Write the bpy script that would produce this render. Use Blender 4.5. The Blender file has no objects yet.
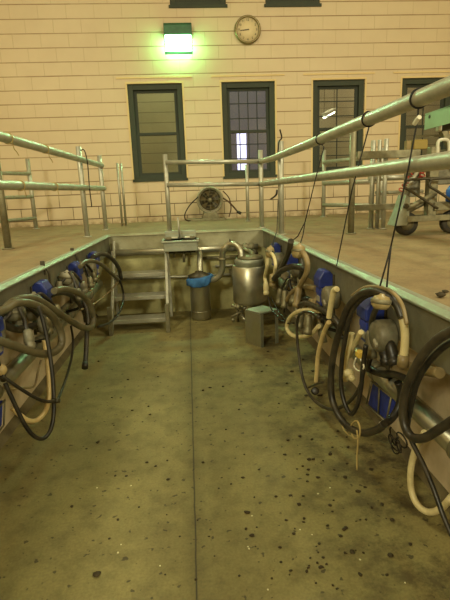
import bpy, bmesh, math, random
from mathutils import Vector, Matrix
random.seed(7)
S = bpy.context.scene
C = S.collection
PI = math.pi
# ------------------------------------------------------------------ camera
F = 465.0
M = ((0.9962430, -0.0785534, -0.0364581), (-0.0530779, -0.2212029, -0.9737823), (0.0684293, 0.9720590, -0.2245413))
EYE = Vector((0, 0, 1.40))
def ray(px, py):
    a, b = (px - 225) / F, (py - 300) / F
    return Vector([M[0][i] * a + M[1][i] * b + M[2][i] for i in range(3)])
def P(px, py, X=None, Y=None, Z=None):
    """place in the room: the sight line through a photo pixel met with a plane of the room"""
    r = ray(px, py)
    if X is not None: k = X / r.x
    elif Y is not None: k = Y / r.y
    else: k = (Z - EYE.z) / r.z
    return EYE + r * k
cd = bpy.data.cameras.new('camera')
cam = bpy.data.objects.new('camera', cd)
C.objects.link(cam)
cd.sensor_fit = 'AUTO'; cd.sensor_width = 36.0; cd.lens = F * 36.0 / 600.0
cd.clip_start = 0.02; cd.clip_end = 100
R = Matrix([[M[0][i], -M[1][i], -M[2][i]] for i in range(3)]).to_4x4()
cam.matrix_world = Matrix.Translation(EYE) @ R
S.camera = cam
# ------------------------------------------------------------------ materials
def lin(c):
    if isinstance(c, str):
        c = [int(c[i:i + 2], 16) / 255 for i in (0, 2, 4)]
    return tuple((x / 12.92 if x <= .04045 else ((x + .055) / 1.055) ** 2.4) for x in c) + (1,)
class NT:
    def __init__(s, name):
        s.m = bpy.data.materials.new(name); s.m.use_nodes = True
        s.t = s.m.node_tree; s.n = s.t.nodes; s.l = s.t.links
        s.b = s.n['Principled BSDF']
    def add(s, kind, **kw):
        n = s.n.new(kind)
        for k, v in kw.items(): setattr(n, k, v)
        return n
    def coords(s, scale=(1, 1, 1), rot=(0, 0, 0), loc=(0, 0, 0)):
        tc = s.add('ShaderNodeTexCoord'); mp = s.add('ShaderNodeMapping')
        mp.inputs['Scale'].default_value = scale; mp.inputs['Rotation'].default_value = rot; mp.inputs['Location'].default_value = loc
        s.l.new(tc.outputs['Object'], mp.inputs['Vector']); return mp.outputs[0]
    def noise(s, vec, scale, detail=4, rough=.6):
        n = s.add('ShaderNodeTexNoise'); n.inputs['Scale'].default_value = scale
        n.inputs['Detail'].default_value = detail; n.inputs['Roughness'].default_value = rough
        s.l.new(vec, n.inputs['Vector']); return n.outputs['Fac']
    def ramp(s, fac, stops):
        r = s.add('ShaderNodeValToRGB'); e = r.color_ramp.elements
        while len(e) < len(stops): e.new(.5)
        for i, (p, c) in enumerate(stops):
            e[i].position = p; e[i].color = c if not isinstance(c, (int, float)) else (c, c, c, 1)
        s.l.new(fac, r.inputs['Fac']); return r.outputs['Color']
    def mix(s, fac, a, b, mode='MIX'):
        n = s.add('ShaderNodeMix', data_type='RGBA', blend_type=mode)
        for sock, v in ((n.inputs['Factor'], fac), (n.inputs['A'], a), (n.inputs['B'], b)) if False else ((n.inputs[0], fac), (n.inputs[6], a), (n.inputs[7], b)):
            if hasattr(v, 'links') or isinstance(v, bpy.types.NodeSocket): s.l.new(v, sock)
            else: sock.default_value = v
        return n.outputs[2]
    def bump(s, fac, strength=.3, dist=.01, inv=False):
        b = s.add('ShaderNodeBump', invert=inv); b.inputs['Strength'].default_value = strength; b.inputs['Distance'].default_value = dist
        s.l.new(fac, b.inputs['Height']); s.l.new(b.outputs[0], s.b.inputs['Normal'])
    def col(s, v):
        if isinstance(v, bpy.types.NodeSocket): s.l.new(v, s.b.inputs['Base Color'])
        else: s.b.inputs['Base Color'].default_value = v
    def set(s, rough=.5, metal=0, spec=None):
        s.b.inputs['Roughness'].default_value = rough; s.b.inputs['Metallic'].default_value = metal
        if spec is not None: s.b.inputs['Specular IOR Level'].default_value = spec
def simple(name, c, rough=.6, metal=0, dirt=None, amount=.6, scale=14, bump=.15, coat=0, spec=None):
    t = NT(name); c = lin(c)
    v = t.coords()
    if dirt:
        f = t.noise(v, scale, 5)
        t.col(t.mix(t.ramp(f, [(.38, 0.0), (.70, amount)]), c, lin(dirt)))
        if bump: t.bump(f, bump, .004)
    else:
        f = t.noise(v, scale * 2, 3)
        t.col(t.mix(t.ramp(f, [(.3, 0.0), (.8, .25)]), c, tuple(x * .7 for x in c[:3]) + (1,)))
    t.set(rough, metal, spec)
    return t.m
MAT = {}
def block_wall(name, paint, joint, joint_low, dirt):
    t = NT(name)
    v = t.coords(rot=(PI / 2, 0, 0))
    # X, Z of the wall become the brick's u, v
    sx = t.add('ShaderNodeSeparateXYZ'); tc = t.add('ShaderNodeTexCoord'); t.l.new(tc.outputs['Object'], sx.inputs[0])
    cb = t.add('ShaderNodeCombineXYZ')
    a = t.add('ShaderNodeMath', operation='ADD'); a.inputs[1].default_value = 20.08; t.l.new(sx.outputs['X'], a.inputs[0])
    z = t.add('ShaderNodeMath', operation='SUBTRACT'); z.inputs[1].default_value = 1.051 - 4.0; t.l.new(sx.outputs['Z'], z.inputs[0])
    t.l.new(a.outputs[0], cb.inputs['X']); t.l.new(z.outputs[0], cb.inputs['Y'])
    b = t.add('ShaderNodeTexBrick'); b.offset = .5
    for k, val in (('Scale', 1), ('Mortar Size', .0055), ('Mortar Smooth', .3), ('Bias', 0), ('Brick Width', .418), ('Row Height', .2003)):
        b.inputs[k].default_value = val
    t.l.new(cb.outputs[0], b.inputs['Vector'])
    f = b.outputs['Fac']
    vv = t.coords()
    n1 = t.noise(vv, 1.3, 4); n2 = t.noise(vv, 60, 3)
    base = t.mix(t.ramp(n1, [(.35, 0.0), (.75, .5)]), lin(paint), lin(dirt))
    base = t.mix(t.ramp(n2, [(.3, 0.0), (.8, .15)]), base, lin(dirt))
    # joints grow dirtier towards the floor of the barn (splash dirt)
    mr = t.add('ShaderNodeMapRange'); mr.inputs[1].default_value = 1.3; mr.inputs[2].default_value = 1.75; t.l.new(sx.outputs['Z'], mr.inputs[0])
    jc = t.mix(mr.outputs[0], lin(joint_low), lin(joint))
    nj = t.ramp(t.noise(vv, 2.2, 3), [(.35, .25), (.7, .95)])
    fj = t.add('ShaderNodeMath', operation='MULTIPLY'); t.l.new(f, fj.inputs[0])
    nj2 = t.add('ShaderNodeMath', operation='MAXIMUM')
    inv = t.add('ShaderNodeMath', operation='SUBTRACT'); inv.inputs[0].default_value = 1; t.l.new(mr.outputs[0], inv.inputs[1])
    t.l.new(nj, nj2.inputs[0]); t.l.new(inv.outputs[0], nj2.inputs[1]); t.l.new(nj2.outputs[0], fj.inputs[1])
    # bed joints read clearly, upright joints are nearly filled with paint higher up
    dv = t.add('ShaderNodeMath', operation='DIVIDE'); dv.inputs[1].default_value = .2003; t.l.new(z.outputs[0], dv.inputs[0])
    pp = t.add('ShaderNodeMath', operation='PINGPONG'); pp.inputs[1].default_value = .5; t.l.new(dv.outputs[0], pp.inputs[0])
    bed = t.ramp(pp.outputs[0], [(.028, 1.0), (.046, 0.0)])
    bedn = t.add('ShaderNodeMath', operation='MULTIPLY'); t.l.new(bed, bedn.inputs[0]); t.l.new(t.ramp(t.noise(vv, 1.7, 4), [(.3, .55), (.6, 1.0)]), bedn.inputs[1])
    up = t.add('ShaderNodeMapRange'); up.inputs[3].default_value = 1.0; up.inputs[4].default_value = .38; t.l.new(mr.outputs[0], up.inputs[0])
    fu = t.add('ShaderNodeMath', operation='MULTIPLY'); t.l.new(fj.outputs[0], fu.inputs[0]); t.l.new(up.outputs[0], fu.inputs[1])
    fj = t.add('ShaderNodeMath', operation='MAXIMUM'); t.l.new(fu.outputs[0], fj.inputs[0]); t.l.new(bedn.outputs[0], fj.inputs[1])
    # splash dirt band right at the foot
    mr2 = t.add('ShaderNodeMapRange'); mr2.inputs[1].default_value = 1.10; mr2.inputs[2].default_value = .97; t.l.new(sx.outputs['Z'], mr2.inputs[0])
    mm = t.add('ShaderNodeMath', operation='MULTIPLY'); t.l.new(mr2.outputs[0], mm.inputs[0]); t.l.new(t.ramp(t.noise(vv, 9, 4), [(.35, 0.0), (.65, .9)]), mm.inputs[1])
    base = t.mix(mm.outputs[0], base, lin('7a6138'))
    t.col(t.mix(fj.outputs[0], base, jc)); t.bump(f, .5, .006, True)
    t.set(.55); return t.m
def concrete(name, a, b, c, seam=False, spots=.0, big=.8, spot_col='2e2717'):
    t = NT(name); v = t.coords()
    n1 = t.noise(v, big, 6, .65); n2 = t.noise(v, 7, 6, .7); n3 = t.noise(v, 90, 3)
    col = t.mix(t.ramp(n1, [(.36, 0.0), (.66, 1.0)]), lin(a), lin(b))
    col = t.mix(t.ramp(n2, [(.45, 0.0), (.75, .75)]), col, lin(c))
    col = t.mix(t.ramp(n3, [(.35, 0.0), (.8, .35)]), col, lin(spot_col))
    if spots:
        n4 = t.noise(v, 26, 2, .5)
        m = t.ramp(n4, [(.66, 0.0), (.70, spots)])
        col = t.mix(m, col, lin(spot_col))
    if seam:
        sx = t.add('ShaderNodeSeparateXYZ'); tc = t.add('ShaderNodeTexCoord'); t.l.new(tc.outputs['Object'], sx.inputs[0])
        # muck that collects along the right-hand gutter
        mr = t.add('ShaderNodeMapRange'); mr.inputs[1].default_value = .25; mr.inputs[2].default_value = 1.0; t.l.new(sx.outputs['X'], mr.inputs[0])
        n5 = t.ramp(t.noise(v, 3.5, 7, .75), [(.46, 0.0), (.60, .85)])
        mu = t.add('ShaderNodeMath', operation='MULTIPLY'); t.l.new(mr.outputs[0], mu.inputs[0]); t.l.new(n5, mu.inputs[1])
        col = t.mix(mu.outputs[0], col, lin('3a3018'))
        ab0 = t.add('ShaderNodeMath', operation='ADD'); ab0.inputs[1].default_value = .04343
        nw = t.noise(v, 5, 3)
        w = t.add('ShaderNodeMath', operation='MULTIPLY_ADD'); w.inputs[1].default_value = .008; w.inputs[2].default_value = .039; t.l.new(nw, w.inputs[0])
        t.l.new(sx.outputs['X'], ab0.inputs[0]); t.l.new(w.outputs[0], ab0.inputs[1])
        ab = t.add('ShaderNodeMath', operation='ABSOLUTE'); t.l.new(ab0.outputs[0], ab.inputs[0])
        ln = t.ramp(ab.outputs[0], [(.0022, 1.0), (.0042, 0.0)])
        dk = t.ramp(ab.outputs[0], [(.0, .35), (.06, 0.0)])
        col = t.mix(dk, col, lin('4a4124'))
        col = t.mix(ln, col, lin('221c0e'))
    t.col(col); t.bump(n2, .25, .01); t.set(.75); return t.m
def metal(name, c, rough=.38, dirt='4a4432', amount=.7, metallic=.9, scale=9):
    t = NT(name); v = t.coords()
    n = t.noise(v, scale, 5, .7); n2 = t.noise(v, 45, 3)
    m = t.ramp(n, [(.42, 0.0), (.74, amount)])
    t.col(t.mix(m, lin(c), lin(dirt)))
    r = t.add('ShaderNodeMapRange'); r.inputs[3].default_value = rough - .08; r.inputs[4].default_value = rough + .28
    t.l.new(n, r.inputs[0]); t.l.new(r.outputs[0], t.b.inputs['Roughness'])
    mt = t.add('ShaderNodeMapRange'); mt.inputs[3].default_value = metallic; mt.inputs[4].default_value = metallic * .35
    t.l.new(m, mt.inputs[0]); t.l.new(mt.outputs[0], t.b.inputs['Metallic'])
    t.bump(n2, .08, .002); return t.m
def emit(name, c, s, base=.8):
    t = NT(name); t.col((base, base, base, 1)); t.b.inputs['Emission Color'].default_value = lin(c); t.b.inputs['Emission Strength'].default_value = s
    return t.m
def glass(name, tint=(.85, .88, .84, 1), refl=1.0):
    t = NT(name); o = t.n['Material Output']
    tr = t.add('ShaderNodeBsdfTransparent'); tr.inputs[0].default_value = tint
    gl = t.add('ShaderNodeBsdfGlossy'); gl.inputs['Roughness'].default_value = .03
    fr = t.add('ShaderNodeFresnel'); fr.inputs[0].default_value = 1.5
    mx = t.add('ShaderNodeMixShader'); t.l.new(fr.outputs[0], mx.inputs[0]); t.l.new(tr.outputs[0], mx.inputs[1]); t.l.new(gl.outputs[0], mx.inputs[2])
    t.l.new(mx.outputs[0], o.inputs['Surface']); return t.m
MAT['wall'] = block_wall('painted_block', 'cfbc98', '917650', '584022', 'bda784')
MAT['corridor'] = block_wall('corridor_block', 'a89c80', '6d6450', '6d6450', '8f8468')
MAT['plain_wall'] = simple('plain_wall', 'd8c08c', .8, dirt='c8ad78', amount=.4, scale=3)
MAT['ceiling'] = simple('ceiling_paint', 'd8ccb0', .8)
MAT['deck'] = concrete('deck_concrete', '96835c', '836f4c', '66553a', spot_col='52442c', big=1.6)
MAT['pit_floor'] = concrete('pit_concrete', '8e834f', '776c3f', '564c2a', seam=True, spots=.75, big=1.1)
MAT['pit_wall'] = simple('pit_wall_paint', 'cfbc9a', .6, dirt='8a7850', amount=.7, scale=4)
MAT['pit_end'] = simple('pit_end_paint', 'b5ae78', .55, dirt='777046', amount=.8, scale=5)
MAT['kick'] = simple('gutter_concrete', '6b6040', .8, dirt='3d331d', amount=.9, scale=6)
MAT['splash'] = metal('splash_steel', '78745f', .45, '4c4735', .8, .45, 5)
MAT['lip'] = metal('curb_steel', 'a2a694', .44, '7f7f6a', .5, .75, 12)
MAT['end_panel'] = metal('end_panel_steel', 'a8a486', .4, '6f6a4c', .6, .6, 5)
MAT['galv'] = metal('galvanised_pipe', 'b4b2a0', .34, '847f68', .6, .6, 11)
MAT['stainless'] = metal('stainless_steel', 'bab7a2', .27, '7a7458', .4, .95, 7)
MAT['dull_steel'] = metal('dull_steel', '8a8468', .45, '554d36', .8, .7, 12)
MAT['dark_steel'] = simple('dark_steel', '3a3526', .45, .3, dirt='5a4f34', amount=.6)
MAT['frame'] = simple('window_frame_paint', '343b2b', .7, dirt='2a3022', amount=.5, scale=8)
MAT['frame_edge'] = simple('window_sash_paint', '2d3326', .7)
MAT['blue'] = simple('blue_plastic', '273682', .4, dirt='1a2452', amount=.7, scale=20)
MAT['blue_dark'] = simple('dark_blue_plate', '2b3b90', .5, dirt='1a2454', amount=.7, scale=20)
MAT['blue_cloth'] = simple('blue_cloth', '37699c', .9, dirt='264e78', amount=.6, scale=25, bump=.4)
MAT['blue_jug'] = simple('blue_jug', '2d63b8', .4)
MAT['grey_cast'] = simple('grey_cast_housing', '7d7862', .5, .2, dirt='4a4430', amount=.7, scale=22)
MAT['plate'] = simple('label_plate', '9a947c', .5)
MAT['black'] = simple('black_rubber', '16140f', .42, dirt='4a4230', amount=.5, scale=18)
MAT['dusty'] = simple('dusty_black_rubber', '1f1c15', .42, dirt='554c38', amount=.6, scale=16)
MAT['grey_hose'] = simple('grey_hose', '5e573f', .42, dirt='39331f', amount=.7, scale=14)
MAT['tan_hose'] = simple('tan_hose', '8c7a52', .45, dirt='55472c', amount=.7, scale=14)
MAT['cream'] = simple('cream_tube', 'd3c492', .45, dirt='9a8a58', amount=.5, scale=16)
MAT['yellow_tube'] = simple('yellowed_tube', 'd0b880', .4, dirt='9c8450', amount=.5, scale=16)
MAT['amber'] = simple('amber_claw_bowl', 'a08e62', .3, dirt='645432', amount=.6, scale=20)
MAT['yellow'] = simple('yellow_plastic', 'd3b04a', .5, dirt='8f7530', amount=.5)
MAT['rope'] = simple('black_cord', '17140f', .8)
MAT['twine'] = simple('baler_twine', 'a8935a', .8)
MAT['wire'] = simple('dark_wire', '2a2418', .5, .5)
MAT['white_pl'] = simple('white_plastic', 'd8d4bc', .5, dirt='a8a080', amount=.4)
MAT['dial'] = simple('clock_dial', 'd9c79a', .6)
MAT['ink'] = simple('black_ink', '2c261a', .6)
MAT['clock_rim'] = metal('clock_rim', '8d7f5a', .3, '5a4f36', .4, .85)
MAT['housing'] = simple('lamp_housing', '3c6a4a', .45, .2, dirt='2e4a38', amount=.6, scale=12)
MAT['lens'] = emit('lamp_lens', (.50, 1.0, .62), 28)
MAT['green_arm'] = simple('green_paint', '8fb68c', .5, dirt='7d9c74', amount=.5, scale=7)
MAT['tyre'] = simple('tyre_rubber', '1d1a13', .7, dirt='4d442e', amount=.6, scale=15)
MAT['red'] = simple('red_hose', 'a8392a', .5)
MAT['wood'] = simple('timber', '8f7c50', .7, dirt='6a5a36', amount=.6, scale=10)
MAT['mustard'] = simple('mustard_box', '8f7a34', .6)
MAT['rust'] = simple('rusty_cable', '553c26', .7)
MAT['dung'] = simple('dung', '332912', .85, dirt='453818', amount=.6, scale=40)
MAT['speck'] = simple('grain', 'd4cba0', .7)
MAT['glass'] = glass('window_glass')
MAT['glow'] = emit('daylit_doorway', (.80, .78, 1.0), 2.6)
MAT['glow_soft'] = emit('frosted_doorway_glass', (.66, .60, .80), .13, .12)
MAT['reflected_tube'] = emit('reflected_tube_glow', (1.0, 1.0, .9), 9)  # glow imitating a room lamp mirrored in the third window
MAT['floor2'] = simple('corridor_floor', '6a624a', .7)
# ------------------------------------------------------------------ mesh building
class MB:
    def __init__(s): s.v = []; s.f = []; s.sm = []
    def _add(s, vs, fs, smooth=False):
        o = len(s.v); s.v += [Vector(v) for v in vs]
        for f in fs: s.f.append(tuple(i + o for i in f)); s.sm.append(smooth)
        return s
    def box(s, lo, hi, rot=None, pivot=None):
        x0, y0, z0 = lo; x1, y1, z1 = hi
        vs = [Vector(q) for q in ((x0, y0, z0), (x1, y0, z0), (x1, y1, z0), (x0, y1, z0), (x0, y0, z1), (x1, y0, z1), (x1, y1, z1), (x0, y1, z1))]
        if rot is not None:
            pv = Vector(pivot) if pivot is not None else sum(vs, Vector()) / 8
            vs = [pv + rot @ (q - pv) for q in vs]
        return s._add(vs, [(0, 3, 2, 1), (4, 5, 6, 7), (0, 1, 5, 4), (1, 2, 6, 5), (2, 3, 7, 6), (3, 0, 4, 7)])
    def cbox(s, c, d, rot=None):
        c = Vector(c); d = Vector(d) / 2
        return s.box(c - d, c + d, rot)
    def bar(s, a, b, w, h, up=(0, 0, 1)):
        a, b = Vector(a), Vector(b); d = (b - a).normalized(); u = Vector(up)
        r = d.cross(u)
        if r.length < 1e-4: r = d.cross(Vector((0, 1, 0)))
        r.normalize(); u = r.cross(d)
        vs = []
        for p in (a, b):
            for i, j in ((-1, -1), (1, -1), (1, 1), (-1, 1)): vs.append(p + r * i * w / 2 + u * j * h / 2)
        return s._add(vs, [(0, 1, 2, 3), (7, 6, 5, 4), (0, 4, 5, 1), (1, 5, 6, 2), (2, 6, 7, 3), (3, 7, 4, 0)])
    def tube(s, pts, r, n=12, closed=False, cap=True):
        pts = [Vector(p) for p in pts]; k = len(pts)
        rs = r if isinstance(r, (list, tuple)) else [r] * k
        t0 = (pts[1] - pts[0]).normalized()
        nrm = t0.orthogonal().normalized(); vs = []; prev = t0
        for i in range(k):
            if closed: t = pts[(i + 1) % k] - pts[i - 1]
            else: t = pts[min(i + 1, k - 1)] - pts[max(i - 1, 0)]
            t = t.normalized() if t.length > 1e-9 else prev
            q = prev.rotation_difference(t); nrm = (q @ nrm); nrm = (nrm - t * nrm.dot(t)).normalized(); prev = t
            bn = t.cross(nrm)
            for j in range(n):
                a = 2 * PI * j / n; vs.append(pts[i] + (nrm * math.cos(a) + bn * math.sin(a)) * rs[i])
        fs = []
        for i in range(k if closed else k - 1):
            for j in range(n):
                a, b = i * n + j, i * n + (j + 1) % n; i2 = (i + 1) % k
                fs.append((a, b, i2 * n + (j + 1) % n, i2 * n + j))
        s._add(vs, fs, True)
        if cap and not closed:
            o = len(s.v) - len(vs)
            s.f.append(tuple(o + j for j in reversed(range(n)))); s.sm.append(False)
            s.f.append(tuple(o + (k - 1) * n + j for j in range(n))); s.sm.append(False)
        return s
    def cyl(s, a, b, r, n=20, r2=None):
        return s.tube([a, b], [r, r if r2 is None else r2], n)
    def lathe(s, prof, o, axis=(0, 0, 1), n=28, cap=True):
        o = Vector(o); ax = Vector(axis).normalized(); u = ax.orthogonal().normalized(); w = ax.cross(u)
        vs = []
        for (r, h) in prof:
            for j in range(n):
                a = 2 * PI * j / n; vs.append(o + ax * h + (u * math.cos(a) + w * math.sin(a)) * max(r, 1e-4))
        fs = [(i * n + j, i * n + (j + 1) % n, (i + 1) * n + (j + 1) % n, (i + 1) * n + j) for i in range(len(prof) - 1) for j in range(n)]
        if cap: fs.append(tuple(reversed(range(n)))); fs.append(tuple((len(prof) - 1) * n + j for j in range(n)))
        s._add(vs, fs, True)
        return s
    def prism(s, poly, d):
        """poly: 3-D outline, d: extrusion vector"""
        poly = [Vector(p) for p in poly]; d = Vector(d); n = len(poly)
        return s._add(poly + [p + d for p in poly], [tuple(reversed(range(n))), tuple(range(n, 2 * n))] + [(i, (i + 1) % n, n + (i + 1) % n, n + i) for i in range(n)])
    def ball(s, c, r, seg=14, rings=8, sc=(1, 1, 1)):
        prof = [(r * math.sin(PI * i / rings), -r * math.cos(PI * i / rings)) for i in range(rings + 1)]
        o = len(s.v); s.lathe(prof, (0, 0, 0), n=seg)
        for i in range(o, len(s.v)):
            v = s.v[i]; s.v[i] = Vector(c) + Vector((v.x * sc[0], v.y * sc[1], v.z * sc[2]))
        return s
    def build(s, name, mat, parent=None, bevel=0, origin=None, jig=None):
        o0 = Vector(origin) if origin is not None else (base_of(parent) if parent is not None else Vector((0, 0, 0)))
        me = bpy.data.meshes.new(name)
        me.from_pydata([tuple(v - o0) for v in s.v], [], s.f)
        bm = bmesh.new(); bm.from_mesh(me); bmesh.ops.recalc_face_normals(bm, faces=bm.faces); bm.to_mesh(me); bm.free()
        for i, p in enumerate(me.polygons): p.use_smooth = s.sm[i]
        me.materials.append(MAT[mat])
        o = bpy.data.objects.new(name, me); C.objects.link(o)
        if parent is not None:
            o.parent = parent; BASE[o.name] = BASE[parent.name]
        else:
            o.location = o0; BASE[o.name] = o0.copy()
        if bevel:
            b = o.modifiers.new('bevel', 'BEVEL'); b.width = bevel; b.segments = 2; b.limit_method = 'ANGLE'; b.angle_limit = .7
        return o
BASE = {}
def base_of(o): return BASE[o.name]
def thing(name, label, cat, loc, group=None):
    o = bpy.data.objects.new(name, None); C.objects.link(o); o.empty_display_size = .05
    o.location = loc; BASE[o.name] = Vector(loc); o['label'] = label; o['category'] = cat
    if group: o['group'] = group
    return o
def tag(o, label, cat, group=None):
    o['label'] = label; o['category'] = cat
    if group: o['group'] = group
    return o
def struct(o):
    o['kind'] = 'structure'; return o
def smooth(pts, n=7, closed=False):
    pts = [Vector(p) for p in pts]; k = len(pts); out = []
    for i in range(k if closed else k - 1):
        if closed: a, b, c, d = pts[i - 1], pts[i], pts[(i + 1) % k], pts[(i + 2) % k]
        else:
            b, c = pts[i], pts[i + 1]
            a = pts[i - 1] if i else b * 2 - c
            d = pts[i + 2] if i + 2 < k else c * 2 - b
        for j in range(n):
            t = j / n
            out.append(.5 * ((2 * b) + (c - a) * t + (2 * a - 5 * b + 4 * c - d) * t * t + (3 * b - a - 3 * c + d) * t ** 3))
    if not closed: out.append(pts[-1])
    return out
# ================================================================== SETTING
DZ = .97               # deck height over the pit floor
XR, YE = .88, 5.56     # right curb face, pit end face
def xl(y): return -1.015 + (y - 1.5) * .0175     # left curb runs very slightly inwards
def wall_with_holes(name, mat, y0, y1, x0, x1, z0, z1, holes):
    xs = sorted({x0, x1} | {h[0] for h in holes} | {h[1] for h in holes}); zs = sorted({z0, z1} | {h[2] for h in holes} | {h[3] for h in holes})
    m = MB()
    inside = lambda x, z: any(h[0] < x < h[1] and h[2] < z < h[3] for h in holes)
    for i in range(len(xs) - 1):
        for j in range(len(zs) - 1):
            if not inside((xs[i] + xs[i + 1]) / 2, (zs[j] + zs[j + 1]) / 2):
                for y in (y0, y1): m._add([(xs[i], y, zs[j]), (xs[i + 1], y, zs[j]), (xs[i + 1], y, zs[j + 1]), (xs[i], y, zs[j + 1])], [(0, 1, 2, 3)])
    for h in holes:
        a, b, c, d = h
        for q in (((a, c), (b, c)), ((a, d), (b, d)), ((a, c), (a, d)), ((b, c), (b, d))):
            (p, r), (s_, t_) = q
            m._add([(p, y0, r), (s_, y0, t_), (s_, y1, t_), (p, y1, r)], [(0, 1, 2, 3)])
    return struct(m.build(name, mat))
YW = 8.0
HOLES = [(-.86 + 1.4925 * i, .005 + 1.4925 * i, 1.655, 3.126) for i in range(4)] + [(-.113, .75, 4.22, 5.7), (1.365, 2.23, 4.22, 5.7)]
wall_with_holes('wall_back', 'wall', YW, YW + .22, -5.5, 6.5, DZ - .05, 6.2, HOLES)
for side, x in (('left', -5.5), ('right', 6.5)):
    struct(MB().box((x - .2 if x < 0 else x, -4.5, DZ - .05), (x if x < 0 else x + .2, YW, 6.2)).build('wall_' + side, 'plain_wall'))
struct(MB().box((-5.7, -4.7, 0), (6.7, -4.5, 6.2)).build('wall_front', 'plain_wall'))
struct(MB().box((-5.7, -4.7, 6.2), (6.7, YW + .22, 6.4)).build('ceiling', 'ceiling'))
struct(MB().box((-1.6, -4.5, -.15), (1.5, YE + .1, 0)).build('floor', 'pit_floor'))
# decks on both sides of the pit and behind it
dl = MB(); dl.prism([(-5.5, -4.5, DZ), (xl(-4.5) - .03, -4.5, DZ), (xl(YE) - .03, YE, DZ), (xl(YE) - .03, YW, DZ), (-5.5, YW, DZ)], (0, 0, -.16))
struct(dl.build('floor_left_deck', 'deck'))
struct(MB().box((XR + .03, -4.5, DZ - .16), (6.5, YW, DZ)).build('floor_right_deck', 'deck'))
struct(MB().box((xl(YE) - .03, YE + .03, DZ - .16), (XR + .03, YW, DZ)).build('floor_end_deck', 'deck'))
# pit side walls set back under the curbs, with a sloped dirty gutter at the foot
struct(MB().box((1.10, -4.5, 0), (1.3, YE + .1, DZ - .16)).build('wall_right_pit', 'pit_wall'))
struct(MB().box((-1.39, -4.5, 0), (-1.19, YE + .1, DZ - .16)).build('wall_left_pit', 'pit_wall'))
struct(MB().box((-1.19, YE + .02, 0), (1.10, YE + .2, DZ - .16)).build('wall_end_pit', 'pit_end'))
for side, x, s in (('right', 1.10, -1), ('left', -1.19, 1)):
    m = MB(); m.prism([(x, -4.5, 0), (x, -4.5, .05), (x + s * .035, -4.5, 0)], (0, YE + 4.5, 0)); struct(m.build('baseboard_' + side, 'kick'))
# steel curb: splash panel + rounded lip, both sides and the end
def curb(name, a, b, nrm):
    a, b, n = Vector(a), Vector(b), Vector(nrm)
    m = MB(); up = Vector((0, 0, 1))
    prof = [(0, .0), (0, -.20), (.03, -.20), (.03, 0)]
    poly = [a - n * q[0] + up * (DZ - .02 + q[1]) for q in prof]
    m.prism(poly, b - a); o = m.build(name, 'end_panel' if name == 'trim_end' else 'splash'); struct(o)
    m = MB()
    lip = [(-.034, .0035), (.0, .0035), (.021, -.0135), (.021, -.023), (-.002, -.025), (-.034, -.012)]
    m.prism([a + n * u + up * (DZ + v) for u, v in lip], b - a)
    l = m.build('curb_lip', 'end_panel' if name == 'trim_end' else 'lip', parent=o, bevel=.003); return o
curb('trim_right', (XR, -4.4, 0), (XR, YE, 0), (-1, 0, 0))
curb('trim_left', (xl(-4.4), -4.4, 0), (xl(YE), YE, 0), (1, 0, 0))
curb('trim_end', (xl(YE), YE, 0), (XR, YE, 0), (0, -1, 0))
# ---- windows
def window(i, h, cols, rows, sill_z):
    a, b, c, d = h; w = MB(); t = .085
    yf, yb = YW + .03, YW + .12
    for q in (((a, yf, c), (a + t, yb, d)), ((b - t, yf, c), (b, yb, d)), ((a + t, yf, d - t), (b - t, yb, d)), ((a + t, yf, c), (b - t, yb, c + t * .8))): w.box(*q)
    o = struct(w.build('window_%d' % i, 'frame', bevel=.004))
    mid = c + (d - c) * .487; u = .05
    for nm, z0, z1, y in (('upper_sash', mid - .02, d - t, YW + .085), ('lower_sash', c + t * .8, mid + .025, YW + .055)):
        m = MB(); A, B = a + t, b - t
        for q in (((A, y, z0), (A + u, y + .03, z1)), ((B - u, y, z0), (B, y + .03, z1)), ((A + u, y, z1 - u * .8), (B - u, y + .03, z1)), ((A + u, y, z0), (B - u, y + .03, z0 + u * .8))): m.box(*q)
        so = m.build(nm, 'frame_edge', parent=o)
        if cols:
            k = MB()
            for j in range(1, cols):
                x = A + u + (B - A - 2 * u) * j / cols; k.box((x - .007, y + .005, z0 + u * .8), (x + .007, y + .022, z1 - u * .8))
            for j in range(1, rows):
                z = z0 + (z1 - z0) * j / rows; k.box((A + u, y + .005, z - .007), (B - u, y + .022, z + .007))
            k.build('muntins', 'frame_edge', parent=so)
        g = MB(); g.box((A + u - .01, y + .012, z0 + .02), (B - u + .01, y + .016, z1 - .02)); g.build('pane', 'glass', parent=so)
    sl = MB(); sl.box((a - .02, YW - .025, c - .03), (b + .02, YW + .03, c + .012)); sl.build('window_sill', 'frame', parent=o)
    return o
window(1, HOLES[0], 0, 0, 0); window(2, HOLES[1], 4, 3, 0); window(3, HOLES[2], 2, 3, 0); window(4, HOLES[3], 2, 1, 0)
window(5, HOLES[4], 3, 3, 0); window(6, HOLES[5], 3, 3, 0)
# thin painted plaster reveals round the openings
for i, h in enumerate(HOLES[:4]):
    a, b, c, d = h; m = MB(); e = .028
    for q in (((a - e, YW - .008, c), (a, YW, d + e)), ((b, YW - .008, c), (b + e, YW, d + e)), ((a, YW - .008, d), (b, YW, d + e))): m.box(*q)
    m.box((a - .16, YW - .012, d + .075), (b + .16, YW, d + .10))
    struct(m.build('trim_%d' % (i + 1), 'plain_wall'))
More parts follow.
